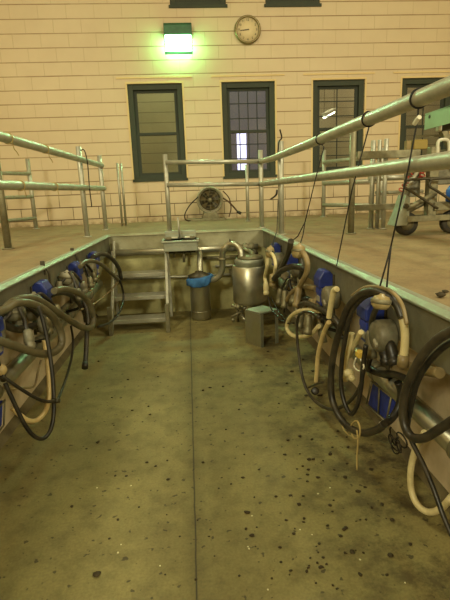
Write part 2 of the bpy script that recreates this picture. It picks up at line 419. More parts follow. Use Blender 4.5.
# ---- the room behind the windows
struct(MB().box((-4, 10.25, .5), (6.5, 10.4, 6.2)).build('wall_corridor', 'corridor'))
struct(MB().box((-4, YW + .22, .5), (6.5, 10.3, .97)).build('floor_corridor', 'floor2'))
struct(MB().box((-4, YW + .22, 6.2), (6.5, 10.4, 6.3)).build('ceiling_corridor', 'ceiling'))
for nm, x in (('wall_corridor_left', -4.1), ('wall_corridor_right', 6.5)):
    struct(MB().box((x, YW + .22, .5), (x + .1, 10.4, 6.2)).build(nm, 'corridor'))
d = struct(MB().box((.45, 10.19, .97), (2.1, 10.25, 3.7)).build('door_1', 'frame'))
MB().box((.52, 10.175, .97), (2.03, 10.192, 3.62)).build('frosted_pane', 'glow_soft', parent=d)
MB().box((1.09, 10.165, 1.3), (1.285, 10.177, 2.6)).build('clear_pane', 'glow', parent=d)
t = thing('tube_reflection_stand_in', 'white glowing tube added behind the third window from the left, standing in for a reflected lamp', 'lamp', P(329, 114.5, Y=9.6))  # added behind the glass in place of a reflection of a room lamp
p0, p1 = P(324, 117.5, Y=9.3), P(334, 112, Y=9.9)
MB().tube([p0, p1], .022, 10).build('tube', 'reflected_tube', parent=t)
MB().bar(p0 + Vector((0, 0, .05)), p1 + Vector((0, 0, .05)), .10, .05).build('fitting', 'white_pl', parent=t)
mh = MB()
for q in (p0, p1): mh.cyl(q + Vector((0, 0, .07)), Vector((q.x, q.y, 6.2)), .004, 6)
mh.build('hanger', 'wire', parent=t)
# ================================================================== WALL FITTINGS
t = thing('wall_lamp', 'bright green-glowing floodlight in a dark housing high on the block wall', 'lamp', (0, YW, 3.5))
hx0, hx1, yf = -.228, .198, YW - .20
m = MB(); m.prism([(hx0, YW, 3.935), (hx0, yf + .03, 3.935), (hx0, yf, 3.90), (hx0, yf, 3.765), (hx0, YW, 3.765)], (hx1 - hx0, 0, 0)); m.build('housing', 'housing', parent=t, bevel=.008)
m = MB(); m.box((hx0 + .015, YW - .19, 3.535), (hx1 - .015, YW - .02, 3.765)); m.build('lens', 'lens', parent=t, bevel=.01)
m = MB(); m.box((hx0, YW - .195, 3.495), (hx1, YW - .16, 3.535)); m.box((hx0, YW - .198, 3.53), (hx0 + .014, YW - .17, 3.77)); m.box((hx1 - .014, YW - .198, 3.53), (hx1, YW - .17, 3.77)); m.build('bezel', 'housing', parent=t, bevel=.004)
# clock
cc = Vector((1.075, YW, 3.868)); t = thing('wall_clock', 'round dial clock with a brassy rim on the block wall', 'clock', cc)
MB().lathe([(.10, 0), (.20, 0), (.207, .03), (.20, .06), (.178, .066), (.172, .05), (.172, .02), (.10, .02), (.10, 0)], cc, (0, -1, 0), 40, False).build('rim', 'clock_rim', parent=t)
MB().lathe([(.01, .02), (.174, .02), (.174, .036), (.01, .037)], cc, (0, -1, 0), 40).build('dial', 'dial', parent=t)
bits = MB()
for k in range(1, 13):
    a = PI / 2 - 2 * PI * k / 12
    cu = bpy.data.curves.new('n', 'FONT'); cu.body = str(k); cu.size = .045; cu.align_x = 'CENTER'; cu.align_y = 'CENTER'; cu.extrude = .001
    to = bpy.data.objects.new('n', cu); C.objects.link(to)
    me = bpy.data.meshes.new_from_object(to.evaluated_get(bpy.context.evaluated_depsgraph_get()))
    px = cc + Vector((math.cos(a) * .138, -.039, math.sin(a) * .138))
    bits._add([px + Vector((v.co.x, 0 - v.co.z, v.co.y)) for v in me.vertices], [tuple(p.vertices) for p in me.polygons])
    bpy.data.objects.remove(to); bpy.data.meshes.remove(me); bpy.data.curves.remove(cu)
bits.build('numerals', 'ink', parent=t)
for nm, ang, ln, w in (('hour_hand', 8.73 / 12, .08, .012), ('minute_hand', 44 / 60, .12, .008)):
    a = PI / 2 - 2 * PI * ang; d = Vector((math.cos(a), 0, math.sin(a)))
    MB().bar(cc + Vector((0, -.043 - w * .2, 0)) - d * .02, cc + Vector((0, -.043 - w * .2, 0)) + d * ln, .002, w, up=Vector((0, -1, 0)).cross(d)).build(nm, 'ink', parent=t)
# ================================================================== RAILINGS
def post(x, y, h, r=.028, foot=True):
    m = MB(); m.cyl((x, y, DZ), (x, y, h), r, 14)
    if foot: m.cyl((x, y, DZ), (x, y, DZ + .012), r * 1.7, 14)
    return m
t = thing('railing', 'left railing of two long galvanised pipes beside the pit', 'railing', (-1.11, 5.4, DZ))
post(-1.15, 5.38, 1.945, .028).build('post', 'galv', parent=t); post(-1.115, 6.41, 1.93, .028).build('post', 'galv', parent=t)
post(-1.14, .4, 1.9, .03).build('post', 'galv', parent=t)
MB().cyl((-1.085, -.6, 1.745), (-1.095, 6.43, 1.804), .030, 16).build('upper_rail', 'galv', parent=t)
MB().cyl((-1.085, -.6, 1.472), (-1.095, 6.45, 1.514), .030, 16).build('lower_rail', 'galv', parent=t)
m = MB(); m.tube(smooth([(-1.12, 5.35, 1.90), (-1.09, 5.33, 1.91), (-1.07, 5.33, 1.87), (-1.06, 5.34, 1.75), (-1.065, 5.34, 1.5), (-1.06, 5.34, 1.3)]), .006, 6); m.build('latch_wire', 'wire', parent=t)
for i, (x, y, h, lb) in enumerate(((-1.005, 7.2, 1.885, 'left of the pair of bare thin uprights on the deck below the left window'), (-.955, 7.24, 1.88, 'right of the pair of bare thin uprights on the deck below the left window'))):
    tag(post(x, y, h, .017, False).build('upright_post', 'galv', origin=(x, y, DZ)), lb, 'post')
t = thing('gate', 'galvanised two-rail gate across the head of the pit', 'gate', (.3, 5.66, DZ))
post(-.235, 5.68, 1.86, .027).build('post', 'galv', parent=t); post(.875, 5.62, 1.87, .027).build('post', 'galv', parent=t)
MB().cyl((-.235, 5.65, 1.768), (.875, 5.60, 1.742), .024, 14).build('upper_rail', 'galv', parent=t)
MB().cyl((-.235, 5.65, 1.512), (.875, 5.60, 1.486), .024, 14).build('lower_rail', 'galv', parent=t)
tag(post(.883, 7.0, 1.79, .025).build('upright_post', 'galv', origin=(.883, 7, DZ)), 'single bare upright on the deck below the window with the white glow', 'post')
t = thing('railing', 'right railing of two thick galvanised pipes with black bands', 'railing', (.885, 4.6, DZ))
post(.915, 4.62, 1.86, .029).build('post', 'galv', parent=t)
post(.93, .5, 1.86, .03).build('post', 'galv', parent=t)
MB().tube(smooth([(.88, -.6, 1.716), (.88, 2, 1.716), (.88, 4.6, 1.72), (.875, 5.6, 1.742)]), .031, 16).build('upper_rail', 'galv', parent=t)
MB().tube(smooth([(.88, -.6, 1.478), (.88, 2, 1.48), (.88, 4.6, 1.486), (.875, 5.6, 1.486)]), .030, 16).build('lower_rail', 'galv', parent=t)
m = MB(); a = P(278, 152, X=.87); m.tube(smooth([a, a + Vector((.01, 0, .09)), a + Vector((.04, .02, .13)), a + Vector((.02, .0, .2))]), .007, 6); m.build('twisted_wire', 'wire', parent=t)
m = MB(); a = P(275, 196, X=.87); m.tube(smooth([P(277, 190, X=.88), P(276, 195, X=.87), P(271, 199, X=.86)]), .01, 6); m.build('hook', 'black', parent=t)
# far exit gates
t = thing('gate', 'far left gate of three pipes ending at an upright on the deck', 'gate', (-2.31, 7.31, DZ))
post(-2.31, 7.31, 1.99, .03).build('post', 'galv', parent=t); post(-3.6, 4.9, 1.95, .03).build('post', 'galv', parent=t)
for z in (1.776, 1.447, 1.13): MB().cyl((-2.30, 7.31, z), (-3.55, 4.95, z), .026, 14).build('rail', 'galv', parent=t)
tag(post(-1.66, 4.40, 1.9, .032).build('upright_post', 'dull_steel', origin=(-1.66, 4.4, DZ)), 'leftmost dull upright on the left deck, cut by the photo edge', 'post')
t = thing('gate', 'far right gate of three mint-lit pipes under the third window', 'gate', (2.12, 7.32, DZ))
post(2.125, 7.32, 1.98, .03).build('post', 'galv', parent=t); post(2.60, 6.25, 1.9, .03).build('post', 'galv', parent=t)
for z in (1.80, 1.485, 1.155): MB().cyl((2.12, 7.3, z), (2.60, 6.28, z), .030, 14).build('rail', 'galv', parent=t)
tag(post(1.545, 4.39, 1.92, .03).build('upright_post', 'dull_steel', origin=(1.545, 4.39, DZ)), 'dull upright in front of the right gate, nearest the right curb', 'post')
t = thing('gate', 'dull steel gate of flat bars with paired uprights beside the wheeled cart', 'gate', (1.9, 4.8, DZ))
for x, y, r in ((1.925, 4.86, .025), (1.975, 4.82, .020), (2.01, 4.74, .022)): post(x, y, 1.865, r).build('post', 'galv', parent=t)
for z, h in ((1.715, .075), (1.2, .06)):
    MB().bar((1.71, 4.74, z), (2.34, 4.70, z), .04, h).build('flat_bar', 'dull_steel', parent=t, bevel=.004)
MB().cyl((1.9, 4.9, 1.49), (2.5, 4.9, 1.49), .028).build('rail', 'galv', parent=t)
MB().cyl((1.98, 4.9, 1.34), (2.5, 4.9, 1.34), .018).build('rail', 'galv', parent=t)
# ================================================================== FAN
fc = Vector((.355, 7.6, 1.295)); t = thing('floor_fan', 'round barrel fan on a low base standing under the windows', 'fan', (.355, 7.65, DZ))
MB().lathe([(.20, .0), (.215, .02), (.215, .06), (.185, .10), (.16, .30), (.15, .30), (.172, .10), (.165, .03), (.20, .0)], fc, (0, 1, 0), 36, False).build('drum', 'plate', parent=t)
MB().lathe([(.02, .14), (.165, .14), (.165, .15), (.02, .15)], fc, (0, 1, 0), 30).build('back_screen', 'wood', parent=t)
m = MB()
for k in range(6):
    a = 2 * PI * k / 6 + .3; d = Vector((math.cos(a), 0, math.sin(a))); e = Vector((-math.sin(a), 0, math.cos(a)))
    m.prism([fc + d * .04 + e * -.02 + Vector((0, .07, 0)), fc + d * .15 + e * -.045 + Vector((0, .06, 0)), fc + d * .155 + e * .03 + Vector((0, .1, 0)), fc + d * .04 + e * .02 + Vector((0, .1, 0))], (0, .006, 0))
m.build('fan_blades', 'dark_steel', parent=t)
MB().lathe([(.001, .03), (.03, .03), (.042, .05), (.042, .12), (.001, .12)], fc, (0, 1, 0), 20).build('hub', 'dull_steel', parent=t)
m = MB()
for q in (.09, .14, .185): m.tube([fc + Vector((math.cos(2 * PI * j / 32) * q, .012, math.sin(2 * PI * j / 32) * q)) for j in range(32)], .003, 6, closed=True)
for k in range(8):
    a = 2 * PI * k / 8; m.cyl(fc + Vector((math.cos(a) * .04, .012, math.sin(a) * .04)), fc + Vector((math.cos(a) * .2, .012, math.sin(a) * .2)), .003, 6)
m.build('guard', 'dull_steel', parent=t)
m = MB(); m.prism([(.20, 7.56, DZ), (.51, 7.56, DZ), (.46, 7.56, 1.10), (.25, 7.56, 1.10)], (0, .36, 0)); m.build('stand', 'dull_steel', parent=t, bevel=.006)
m = MB(); m.box((-.02, 7.52, DZ), (.60, 7.90, DZ + .035)); m.build('base_plate', 'dull_steel', parent=t, bevel=.004)
m = MB(); m.tube(smooth([P(198, 197, Y=7.6), P(190, 205, Y=7.55), P(185, 214, Y=7.5), P(186, 220, Y=7.5), P(194, 220.5, Y=7.55)]), .009, 8); m.build('cord', 'wire', parent=t)
tag(MB().tube(smooth([P(223, 191, Y=7.55), P(229, 198, Y=7.6), P(231, 208, Y=7.62), P(229, 217, Y=7.6)]), .009, 8).build('air_hose', 'rust', origin=P(229, 217, Y=7.6)), 'rusty brown looped hose arching to the right of the fan', 'hose')
t = thing('lever_bar', 'rusty rod with a black end leaning right of the fan', 'rod', P(240, 213, Y=7.5))
MB().tube(smooth([P(223, 198, Y=7.55), P(230, 203, Y=7.52), P(238, 212, Y=7.5)]), .013, 8).build('rod', 'rust', parent=t)
MB().tube([P(237, 211.5, Y=7.5), P(241, 213.5, Y=7.5)], .024, 10).build('grip', 'black', parent=t)
# ================================================================== STEPS
t = thing('pit_steps', 'steel open-tread steps against the end of the pit', 'steps', (-.57, 5.1, 0))
for x in (-.865, -.275):
    MB().bar((x, 4.72, 0), (x - .01, 5.50, .88), .028, .075).build('stringer', 'galv', parent=t, bevel=.004)
for y, z in ((4.86, .11), (5.05, .32), (5.25, .54)):
    m = MB(); m.box((-.86, y - .02, z), (-.28, y + .18, z + .012)); m.box((-.86, y - .024, z - .03), (-.28, y - .012, z + .012)); m.box((-.86, y + .17, z - .03), (-.28, y + .18, z + .012))
    m.build('tread', 'galv', parent=t, bevel=.003)
for x in (-.865, -.275): MB().box((x - .02, 4.69, 0), (x + .02, 4.75, .30)).build('foot', 'dull_steel', parent=t, bevel=.003)
for x in (-.885, -.262): MB().box((x - .014, 5.34, 0), (x + .014, 5.40, .80)).build('upright', 'galv', parent=t, bevel=.003)
# ================================================================== END-OF-PIT PIPEWORK
def pipe(name, pts, r, mat, label, cat='pipe', n=14, sm=True):
    pts = smooth(pts) if sm else pts
    return tag(MB().tube(pts, r, n).build(name, mat, origin=pts[0]), label, cat)
pipe('steel_pipe', [(-.93, 5.46, .764), (.80, 5.47, .762)], .04, 'stainless', 'long stainless pipe along the top of the pit end wall', sm=False)
pipe('steel_pipe', [(-.93, 5.51, .446), (.80, 5.51, .438)], .016, 'galv', 'thin pipe lower down the pit end wall behind the canister', sm=False)
pipe('steel_pipe', [(.12, 5.51, .65), (.80, 5.51, .65)], .020, 'dull_steel', 'dull short pipe just under the long stainless pipe', sm=False)
pipe('steel_pipe', [(.28, 5.51, .55), (.80, 5.51, .55)], .014, 'galv', 'thin short pipe behind the bend, third down the end wall', sm=False)
q = [(197, 250.5, 5.40), (199.5, 252.5, 5.37), (200, 256, 5.32), (200, 262, 5.25), (200, 272, 5.18)]
pipe('steel_pipe', [P(a, b, Y=c) for a, b, c in q], .031, 'stainless', 'short stainless drop pipe entering the top of the blue-wrapped canister')
t = thing('bent_pipe', 'stainless swan-neck pipe arching from the canister to the tank', 'pipe', P(222, 262, Y=5.0))
q = [(211, 280, 5.15), (216, 278.5, 5.12), (220.5, 274, 5.1), (222.3, 267, 5.08), (222.3, 256, 5.05), (224, 249, 5.02), (229, 244.8, 5.0), (235, 244.5, 4.95), (240, 249, 4.9), (241.5, 256, 4.88), (242, 268, 4.86)]
MB().tube(smooth([P(a, b, Y=c) for a, b, c in q]), .034, 16).build('tube', 'stainless', parent=t)
for a, b, c, dy in ((222.3, 259, 5.06, 0), (241.6, 258, 4.88, 0)):
    p = P(a, b, Y=c); MB().lathe([(.033, -.016), (.043, -.012), (.043, .012), (.033, .016)], p, (0, 0, 1), 18).build('clamp', 'dull_steel', parent=t)
p = P(230, 242.5, Y=4.98); MB().cyl(p, p + Vector((0, 0, .04)), .008, 8).build('vent_plug', 'dark_steel', parent=t)
# canister with blue cloth
cx, cy = .085, 5.18; t = thing('steel_canister', 'tall stainless canister standing at the foot of the pit end wall', 'canister', (cx, cy, 0))
MB().lathe([(.095, 0), (.108, .006), (.114, .03), (.114, .46), (.118, .47), (.118, .485), (.02, .488)], (cx, cy, 0), n=36).build('body', 'stainless', parent=t)
MB().lathe([(.01, .486), (.125, .486), (.128, .51), (.05, .54), (.04, .555), (.01, .555)], (cx, cy, 0), n=30).build('lid', 'dark_steel', parent=t)
MB().tube([(cx + math.cos(2 * PI * j / 40) * .1145, cy + math.sin(2 * PI * j / 40) * .1145, .10) for j in range(40)], .004, 6, closed=True).build('seam_ring', 'stainless', parent=t)
m = MB(); prof = []; n = 40
rows = 9
for i in range(rows):
    h = i / (rows - 1)
    for j in range(n):
        a = 2 * PI * j / n; dx = math.cos(a)
        r = .140 + .007 * math.sin(5 * a + 3 * h) + .005 * math.sin(11 * a - 6 * h) + .012 * math.sin(PI * h)
        if i == rows - 1: r = .131
        z0 = .405 + .02 * math.sin(2 * a + 1) + .03 * dx; z1 = .50 + .018 * dx
        prof.append((cx + dx * r, cy + math.sin(a) * r, z0 + (z1 - z0) * h))
m._add(prof, [(i * n + j, i * n + (j + 1) % n, (i + 1) * n + (j + 1) % n, (i + 1) * n + j) for i in range(rows - 1) for j in range(n)], True)
o = m.build('blue_cloth', 'blue_cloth', origin=(cx, cy, .4)); sd = o.modifiers.new('solid', 'SOLIDIFY'); sd.thickness = .006
tag(o, 'crumpled blue cloth wrapped round the neck of the canister', 'cloth')
# receiver tank
tx, ty = .615, 4.86; t = thing('receiver_tank', 'wide stainless receiver tank hung at the right end of the pit', 'tank', (tx, ty, 0))
MB().lathe([(.02, .215), (.12, .222), (.168, .24), (.183, .27), (.183, .635), (.176, .642), (.02, .645)], (tx, ty, 0), n=40).build('body', 'stainless', parent=t)
MB().lathe([(.13, .643), (.155, .643), (.158, .70), (.15, .712), (.02, .715)], (tx, ty, 0), n=32).build('dome_lid', 'lip', parent=t)
MB().lathe([(.11, .715), (.13, .715), (.13, .735), (.07, .75), (.02, .75)], (tx + .02, ty, 0), n=28).build('top_fitting', 'dull_steel', parent=t)
MB().box((tx - .16, ty + .17, .46), (tx + .16, YE + .02, .50)).build('bracket', 'dull_steel', parent=t)
for x in (-.13, .13): MB().cyl((tx + x, ty + .1, 0), (tx + x, ty + .1, .25), .014, 10).build('leg', 'dull_steel', parent=t)
m = MB(); m.tube(smooth([(tx - .05, ty, .22), (tx - .07, ty - .02, .17), (tx - .10, ty - .05, .13), (tx - .08, ty - .1, .08), (tx + .0, ty - .16, .07)]), .022, 12); m.build('drain_pipe', 'stainless', parent=t)
m = MB(); p = P(238, 307, Y=4.75); m.tube([p + Vector((-.07, 0, .02)), p + Vector((.05, 0, -.02))], .014, 8); m.ball(p, .03); m.tube([P(231, 317, Y=4.75), P(243, 311, Y=4.75)], .012, 8); m.ball(P(233, 320, Y=4.75), .022); m.build('drain_valve', 'dull_steel', parent=t)
t = thing('pipe_union', 'cluster of steel pipe fittings on the end pipe above the tank', 'pipe fitting', (.68, 5.35, .76))
MB().lathe([(.03, -.07), (.05, -.06), (.05, -.02), (.036, 0), (.05, .02), (.05, .06), (.03, .07)], (.68, 5.44, .765), (1, 0, 0), 18).build('union', 'dull_steel', parent=t)
MB().tube(smooth([(.60, 5.40, .77), (.58, 5.30, .775), (.60, 5.2, .77), (.66, 5.12, .75), (.67, 4.98, .74), (.66, 4.9, .73)]), .026, 12).build('elbow', 'dull_steel', parent=t)
MB().ball((.74, 5.36, .70), .045).build('check_ball', 'dark_steel', parent=t)
# box (inverted sheet-metal stand) on the floor
t = thing('metal_box_stool', 'low stainless sheet-metal box stool standing open-sided on the pit floor', 'stool', (.63, 4.2, 0))
b0, b1, b2, b3 = Vector((.485, 4.22, 0)), Vector((.60, 4.03, 0)), Vector((.785, 4.15, 0)), Vector((.67, 4.34, 0))
H = Vector((0, 0, .315))
m = MB(); m.prism([b0 + H, b1 + H, b2 + H, b3 + H], (0, 0, .012)); m.build('top', 'lip', parent=t, bevel=.003)
for nm, a, b in (('side_panel', b0, b1), ('side_panel', b0, b3)):
    d = (b - a).normalized(); nn = Vector((-d.y, d.x, 0)) * .006
    m = MB(); m.prism([a, b, b + H, a + H], nn); m.build(nm, 'stainless', parent=t)
for a, dd in ((b2, b1 - b2), (b1, b2 - b1)):
    d = dd.normalized() * .035; m = MB(); m.prism([a, a + d, a + d + H, a + H], Vector((-.004, .006, 0))); m.build('corner_strip', 'lip', parent=t)
# valve tray above the end curb
t = thing('valve_tray', 'mint-lit steel tray with a lever rod on the pit end curb', 'tray', (-.11, 5.45, .8))
m = MB(); m.box((-.30, 5.24, .775), (.085, 5.54, .90)); m.build('body', 'lip', parent=t, bevel=.008)
m = MB(); m.box((-.32, 5.22, .875), (.105, 5.56, .90)); m.build('rim', 'lip', parent=t, bevel=.006)
m = MB(); m.box((-.29, 5.54, .90), (.075, 5.60, .985)); m.build('back_ledge', 'lip', parent=t, bevel=.005)
MB().cyl((-.115, 5.44, .90), (-.125, 5.44, 1.145), .011, 10).build('lever_rod', 'galv', parent=t)
for x in (-.24, .03):
    m = MB(); m.cbox((x, 5.40, .915), (.06, .05, .03)); m.build('clip', 'dull_steel', parent=t, bevel=.004)
for x in (-.20, 0):
    MB().cbox((x, 5.50, .91), (.12, .05, .02)).build('hinge_plate', 'white_pl', parent=t, bevel=.004)
for x, l, r in ((-.19, .11, .012), (-.08, .17, .016), (.0, .09, .010)):
    MB().cyl((x, 5.40, .80), (x, 5.40, .80 - l), r, 10).build('drain_stub', 'dull_steel', parent=t)
MB().lathe([(.02, -.10), (.14, -.10), (.17, .10), (.02, .10)], (-.1, 5.40, .775), (1, 0, 0), 14).build('basin_underside', 'dark_steel', parent=t) if False else None
m = MB(); m.tube([(-.28, 5.40, .765), (.07, 5.40, .765)], .028, 12); m.build('manifold', 'dark_steel', parent=t)
# ================================================================== MILK LINES
def milkline(label, x, z, y0, y1):
    t = thing('milk_line', label, 'pipe', (x, y1, z))
    MB().cyl((x, y0, z), (x, y1, z), .045, 24).build('pipe', 'stainless', parent=t)
    for y in [y0 + .5 + .8 * i for i in range(9)]:
        if y < y1: MB().lathe([(.045, -.03), (.053, -.026), (.053, .026), (.045, .03)], (x, y, z), (0, 1, 0), 22).build('coupling', 'dull_steel', parent=t)
        if y < y1:
            xw = 1.10 if x > 0 else -1.19
            MB().bar((x, y + .1, z + .0), (xw + (-.003 if x > 0 else .003), y + .1, z + .0), .03, .03).build('wall_bracket', 'dull_steel', parent=t)
milkline('long stainless milk pipe along the foot of the right pit wall', .98, .42, -.6, 5.3)
milkline('long stainless milk pipe along the foot of the left pit wall', -1.055, .445, -.6, 5.3)
# ================================================================== MILKING UNITS (blue detachers)
def unit(label, y, side, z=.80, rz=0, group=None):
    """blue cast detacher bolted to the splash panel; local +x points out into the pit"""
    xw = XR if side > 0 else xl(y)
    s = -side; base = Vector((xw, y, z))
    t = thing('milk_detacher', label, 'milking unit', base)
    def V(x, yy, zz): return base + Vector((s * x, yy, zz))
    m = MB(); w = .062
    # capped hood, chamfered outline seen from the pit, with depth
    hood = [(.004, .0), (.098, .0), (.098, .058), (.070, .106), (.028, .106), (.004, .075)]
    m.prism([V(a, -w, b) for a, b in hood], Vector((0, 2 * w, 0))); m.build('hood', 'blue', parent=t, bevel=.008)
    m = MB(); body = [(-.055, -.115), (.045, -.115), (.055, -.09), (.055, 0), (-.055, 0)]
    m.prism([V(.012, a, b) for a, b in body], Vector((s * .07, 0, 0))); m.build('body', 'blue', parent=t, bevel=.006)
    m = MB(); m.box(V(.081, -.03, -.095), V(.086, .03, -.06)); m.build('name_plate', 'plate', parent=t)
    m = MB(); m.box(V(.081, -.045, -.045), V(.088, .045, -.012)); m.build('switch_strip', 'blue_dark', parent=t, bevel=.003)
    m = MB(); m.box(V(.0, -.07, -.09), V(.012, .07, .085)); m.build('bracket', 'dark_steel', parent=t, bevel=.004)
    # pulsator drum on the near side
    pc = V(.032, -.135, -.045)
    MB().lathe([(.02, -.03), (.066, -.03), (.072, -.02), (.072, .04), (.06, .055), (.02, .058)], pc, (s, 0, 0), 28).build('pulsator', 'grey_cast', parent=t)
    m = MB(); m.box(pc + Vector((s * .055, -.055, -.03)), pc + Vector((s * .066, -.015, -.012)), Matrix.Rotation(.5, 3, 'X')); m.build('latch', 'plate', parent=t, bevel=.003)
    m = MB(); m.tube([V(.045, -.02, -.11), V(.05, -.02, -.19)], .016, 10); m.tube([V(.05, .025, -.11), V(.055, .03, -.17)], .012, 10); m.build('outlet_stub', 'black', parent=t)
    m = MB()
    for a in (-.10, -.16): m.tube([pc + Vector((0, a + .135, -.06)), pc + Vector((s * .01, a + .10, -.14))], .010, 8)
    m.build('air_nipple', 'dark_steel', parent=t)
    return t
ords = ['nearest the camera and cut by the photo edge', 'inside the biggest black hose loop', 'above the yellow hose and cream ring', 'third along from the big hose loop', 'furthest, beside the tank']
for y, l in zip((1.20, 2.06, 2.84, 3.76, 4.50), ords): unit('blue right-hand detacher box ' + l, y, 1)
for y, l in zip((2.16, 2.94, 3.76, 4.44), ('nearest, below the left photo edge', 'of the near three, above the thick grey hose loop', 'in the middle of the left curb', 'furthest, nearest the steps')): unit('blue left-hand detacher box ' + l, y, -1)
# blue splash covers low on the pit walls
def cover(label, pts, x0):
    t = thing('blue_cover_plate', label, 'cover', pts[2])
    m = MB(); m.prism(pts, (x0, 0, 0)); m.build('plate', 'blue_dark', parent=t, bevel=.004)
    k = MB()
    for i in range(4): k.tube([pts[i] + Vector((-x0 * .3, 0, 0)), pts[(i + 1) % 4] + Vector((-x0 * .3, 0, 0))], .006, 6)
    k.build('rim', 'dull_steel', parent=t)
    c = sum(pts, Vector()) / 4; n = MB(); n.cyl(Vector((c.x - x0 * .2, c.y, c.z + .1)), Vector((c.x - x0 * .2, c.y, c.z - .1)), .006, 6); n.build('strap', 'dull_steel', parent=t)
cover('dark blue plate below the milk pipe on the right', [P(373, 381, X=1.065), P(393, 397, X=1.065), P(388, 422, X=1.065), P(368, 404, X=1.065)], .035)
a = [P(3, 400, X=-1.155), P(2, 425, X=-1.155)]
cover('dark blue plate below the milk pipe at the left photo edge', [a[0], a[1], a[1] + Vector((0, -.3, -.02)), a[0] + Vector((0, -.3, -.02))], -.035)
# ================================================================== HOSES
def T(trace, x0, x1=None):
    """trace of (px, py[, X]); X runs from x0 at the leftmost pixel to x1 at the rightmost"""
    x1 = x0 if x1 is None else x1
    lo = min(q[0] for q in trace); hi = max(q[0] for q in trace)
    return [P(q[0], q[1], X=(q[2] if len(q) > 2 else x0 + (x1 - x0) * (q[0] - lo) / max(hi - lo, 1))) for q in trace]
def hose(label, trace, r, mat, x0, x1=None, name='milk_hose', cat='hose', ends=None, n=12):
    pts = smooth(T(trace, x0, x1), 8)
    pts = [Vector((p.x, p.y, max(p.z, r + .003))) for p in pts]
    o = tag(MB().tube(pts, r, n).build(name, mat, origin=pts[0]), label, cat)
    if ends:
        for end, er, el, em in ends:
            p, q = (pts[0], pts[2]) if end == 0 else (pts[-1], pts[-3])
            d = (p - q).normalized(); MB().tube([p - d * el * .6, p + d * el * .4], er, 14).build('hose_end', em, parent=o)
    return o
# --- right wall, near to far
hose('outer thick black hose looping in from the right photo edge', [(462, 326), (450, 332), (438, 339), (425, 352), (414, 370), (406, 390), (403, 410), (405, 426), (412, 437), (424, 438), (438, 430), (455, 419), (466, 412)], .0155, 'dusty', .72, .80)
hose('inner black hose running beside the thick loop at the right photo edge', [(462, 338), (450, 343), (440, 350), (428, 363), (418, 380), (412, 400), (408, 420), (406, 434)], .011, 'black', .75, .81)
hose('flat black strap dangling to the bottom of the right photo edge', [(406, 428), (413, 444), (424, 466), (434, 490), (443, 515), (452, 536)], .0085, 'black', .728, .76, 'strap', 'strap')
hose('cream hose curving onto the gutter by the right photo edge', [(425, 432), (416, 448), (411, 468), (411, 488), (417, 504), (428, 512), (440, 509), (450, 499), (458, 488, 1.05), (464, 478, 1.092)], .014, 'cream', .90, .985)
hose('thick dusty black hose of the biggest loop on the right wall', [(402, 318), (396, 304), (385, 295), (372, 291), (358, 296), (347, 310), (340, 330), (334, 352), (331, 376), (332, 398), (339, 416), (350, 428), (364, 433), (378, 429), (384, 424)], .0165, 'dusty', .66, .80)
hose('second black hose inside the biggest loop, joining at its foot', [(383, 425), (392, 418), (399, 406), (401, 392), (398, 382)], .017, 'black', .80, .90, ends=[(0, .0185, .014, 'white_pl')])
hose('thin black hose making the inner strand of the biggest loop', [(392, 300), (376, 294), (362, 299), (351, 314), (346, 335), (342, 360), (341, 385), (345, 404), (351, 414), (357, 406), (361, 388), (363, 366), (366, 345)], .0105, 'black', .68, .80)
hose('amber edged thin hose riding on top of the biggest loop', [(352, 296), (364, 288), (378, 287), (392, 292), (402, 305), (407, 325)], .008, 'tan_hose', .72, .80)
hose('black hose sagging across the milk pipe behind the biggest loop', [(364, 362), (370, 368), (380, 373), (392, 374), (404, 378), (412, 384)], .016, 'black', .86, .86)
hose('pale thick hose curving down right of the biggest loop\'s blue box', [(381, 297), (391, 300), (399, 310), (404, 325), (405, 342), (403, 362)], .0165, 'cream', .76, .82, ends=[(1, .022, .05, 'tan_hose')])
hose('short tan tube lying behind the big loop by the right edge', [(403, 365), (415, 368), (428, 371), (440, 373)], .020, 'tan_hose', .86, .86)
hose('pale Y-shaped tube hanging inside the left of the biggest loop', [(352, 333), (350, 345), (347, 356), (345, 366), (346, 374)], .0145, 'cream', .72, .74)
hose('pale tube crossing behind the Y-shaped tube', [(361, 332), (356, 342), (350, 354), (345, 362), (344, 375)], .012, 'cream', .76, .74)
hose('thin black hose looping low between the cream ring and big loop', [(320, 318), (312, 313), (304, 312), (298, 318), (297, 335), (299, 356), (302, 375), (307, 390), (316, 402), (329, 409), (341, 407), (352, 399), (360, 386), (364, 370)], .0095, 'dusty', .66, .82)
hose('cream hose coiled as a ring beside the metal stool', [(320, 311), (308, 310), (297, 312), (289, 319), (287, 328), (292, 335), (301, 337), (311, 334), (319, 326)], .0145, 'cream', .68, .78)
hose('yellowed hose hanging straight to a black plug on the floor side', [(329, 322), (325, 330), (321, 342), (318, 356), (317, 370), (316, 382)], .014, 'yellow_tube', .76, .76, ends=None)
t = thing('drain_plug', 'black round plug with side pins at the foot of the yellowed hose', 'plug', P(315, 391, X=.76))
c = P(315, 391, X=.76); MB().lathe([(.02, -.012), (.026, -.008), (.026, .008), (.02, .012)], c, tuple((EYE - c).normalized()), 20).build('disc', 'black', parent=t)
MB().tube([P(308, 388, X=.76), P(316, 384, X=.76), P(323, 382, X=.76)], .007, 8).build('pin', 'dark_steel', parent=t)
hose('pale short hose dropping from the blue box above the cream ring', [(337, 289), (334, 291), (332, 300), (330, 311), (329, 318)], .0165, 'cream', .76, .78)
hose('dark sagging hose across the blue box above the cream ring', [(298, 306), (306, 303), (316, 307), (326, 312), (336, 320), (342, 330)], .017, 'dusty', .72, .80)
hose('dark thin hose hanging left of the milk pipe above the cream ring', [(308, 300), (314, 310), (325, 318), (336, 326), (343, 338)], .011, 'black', .80, .86)
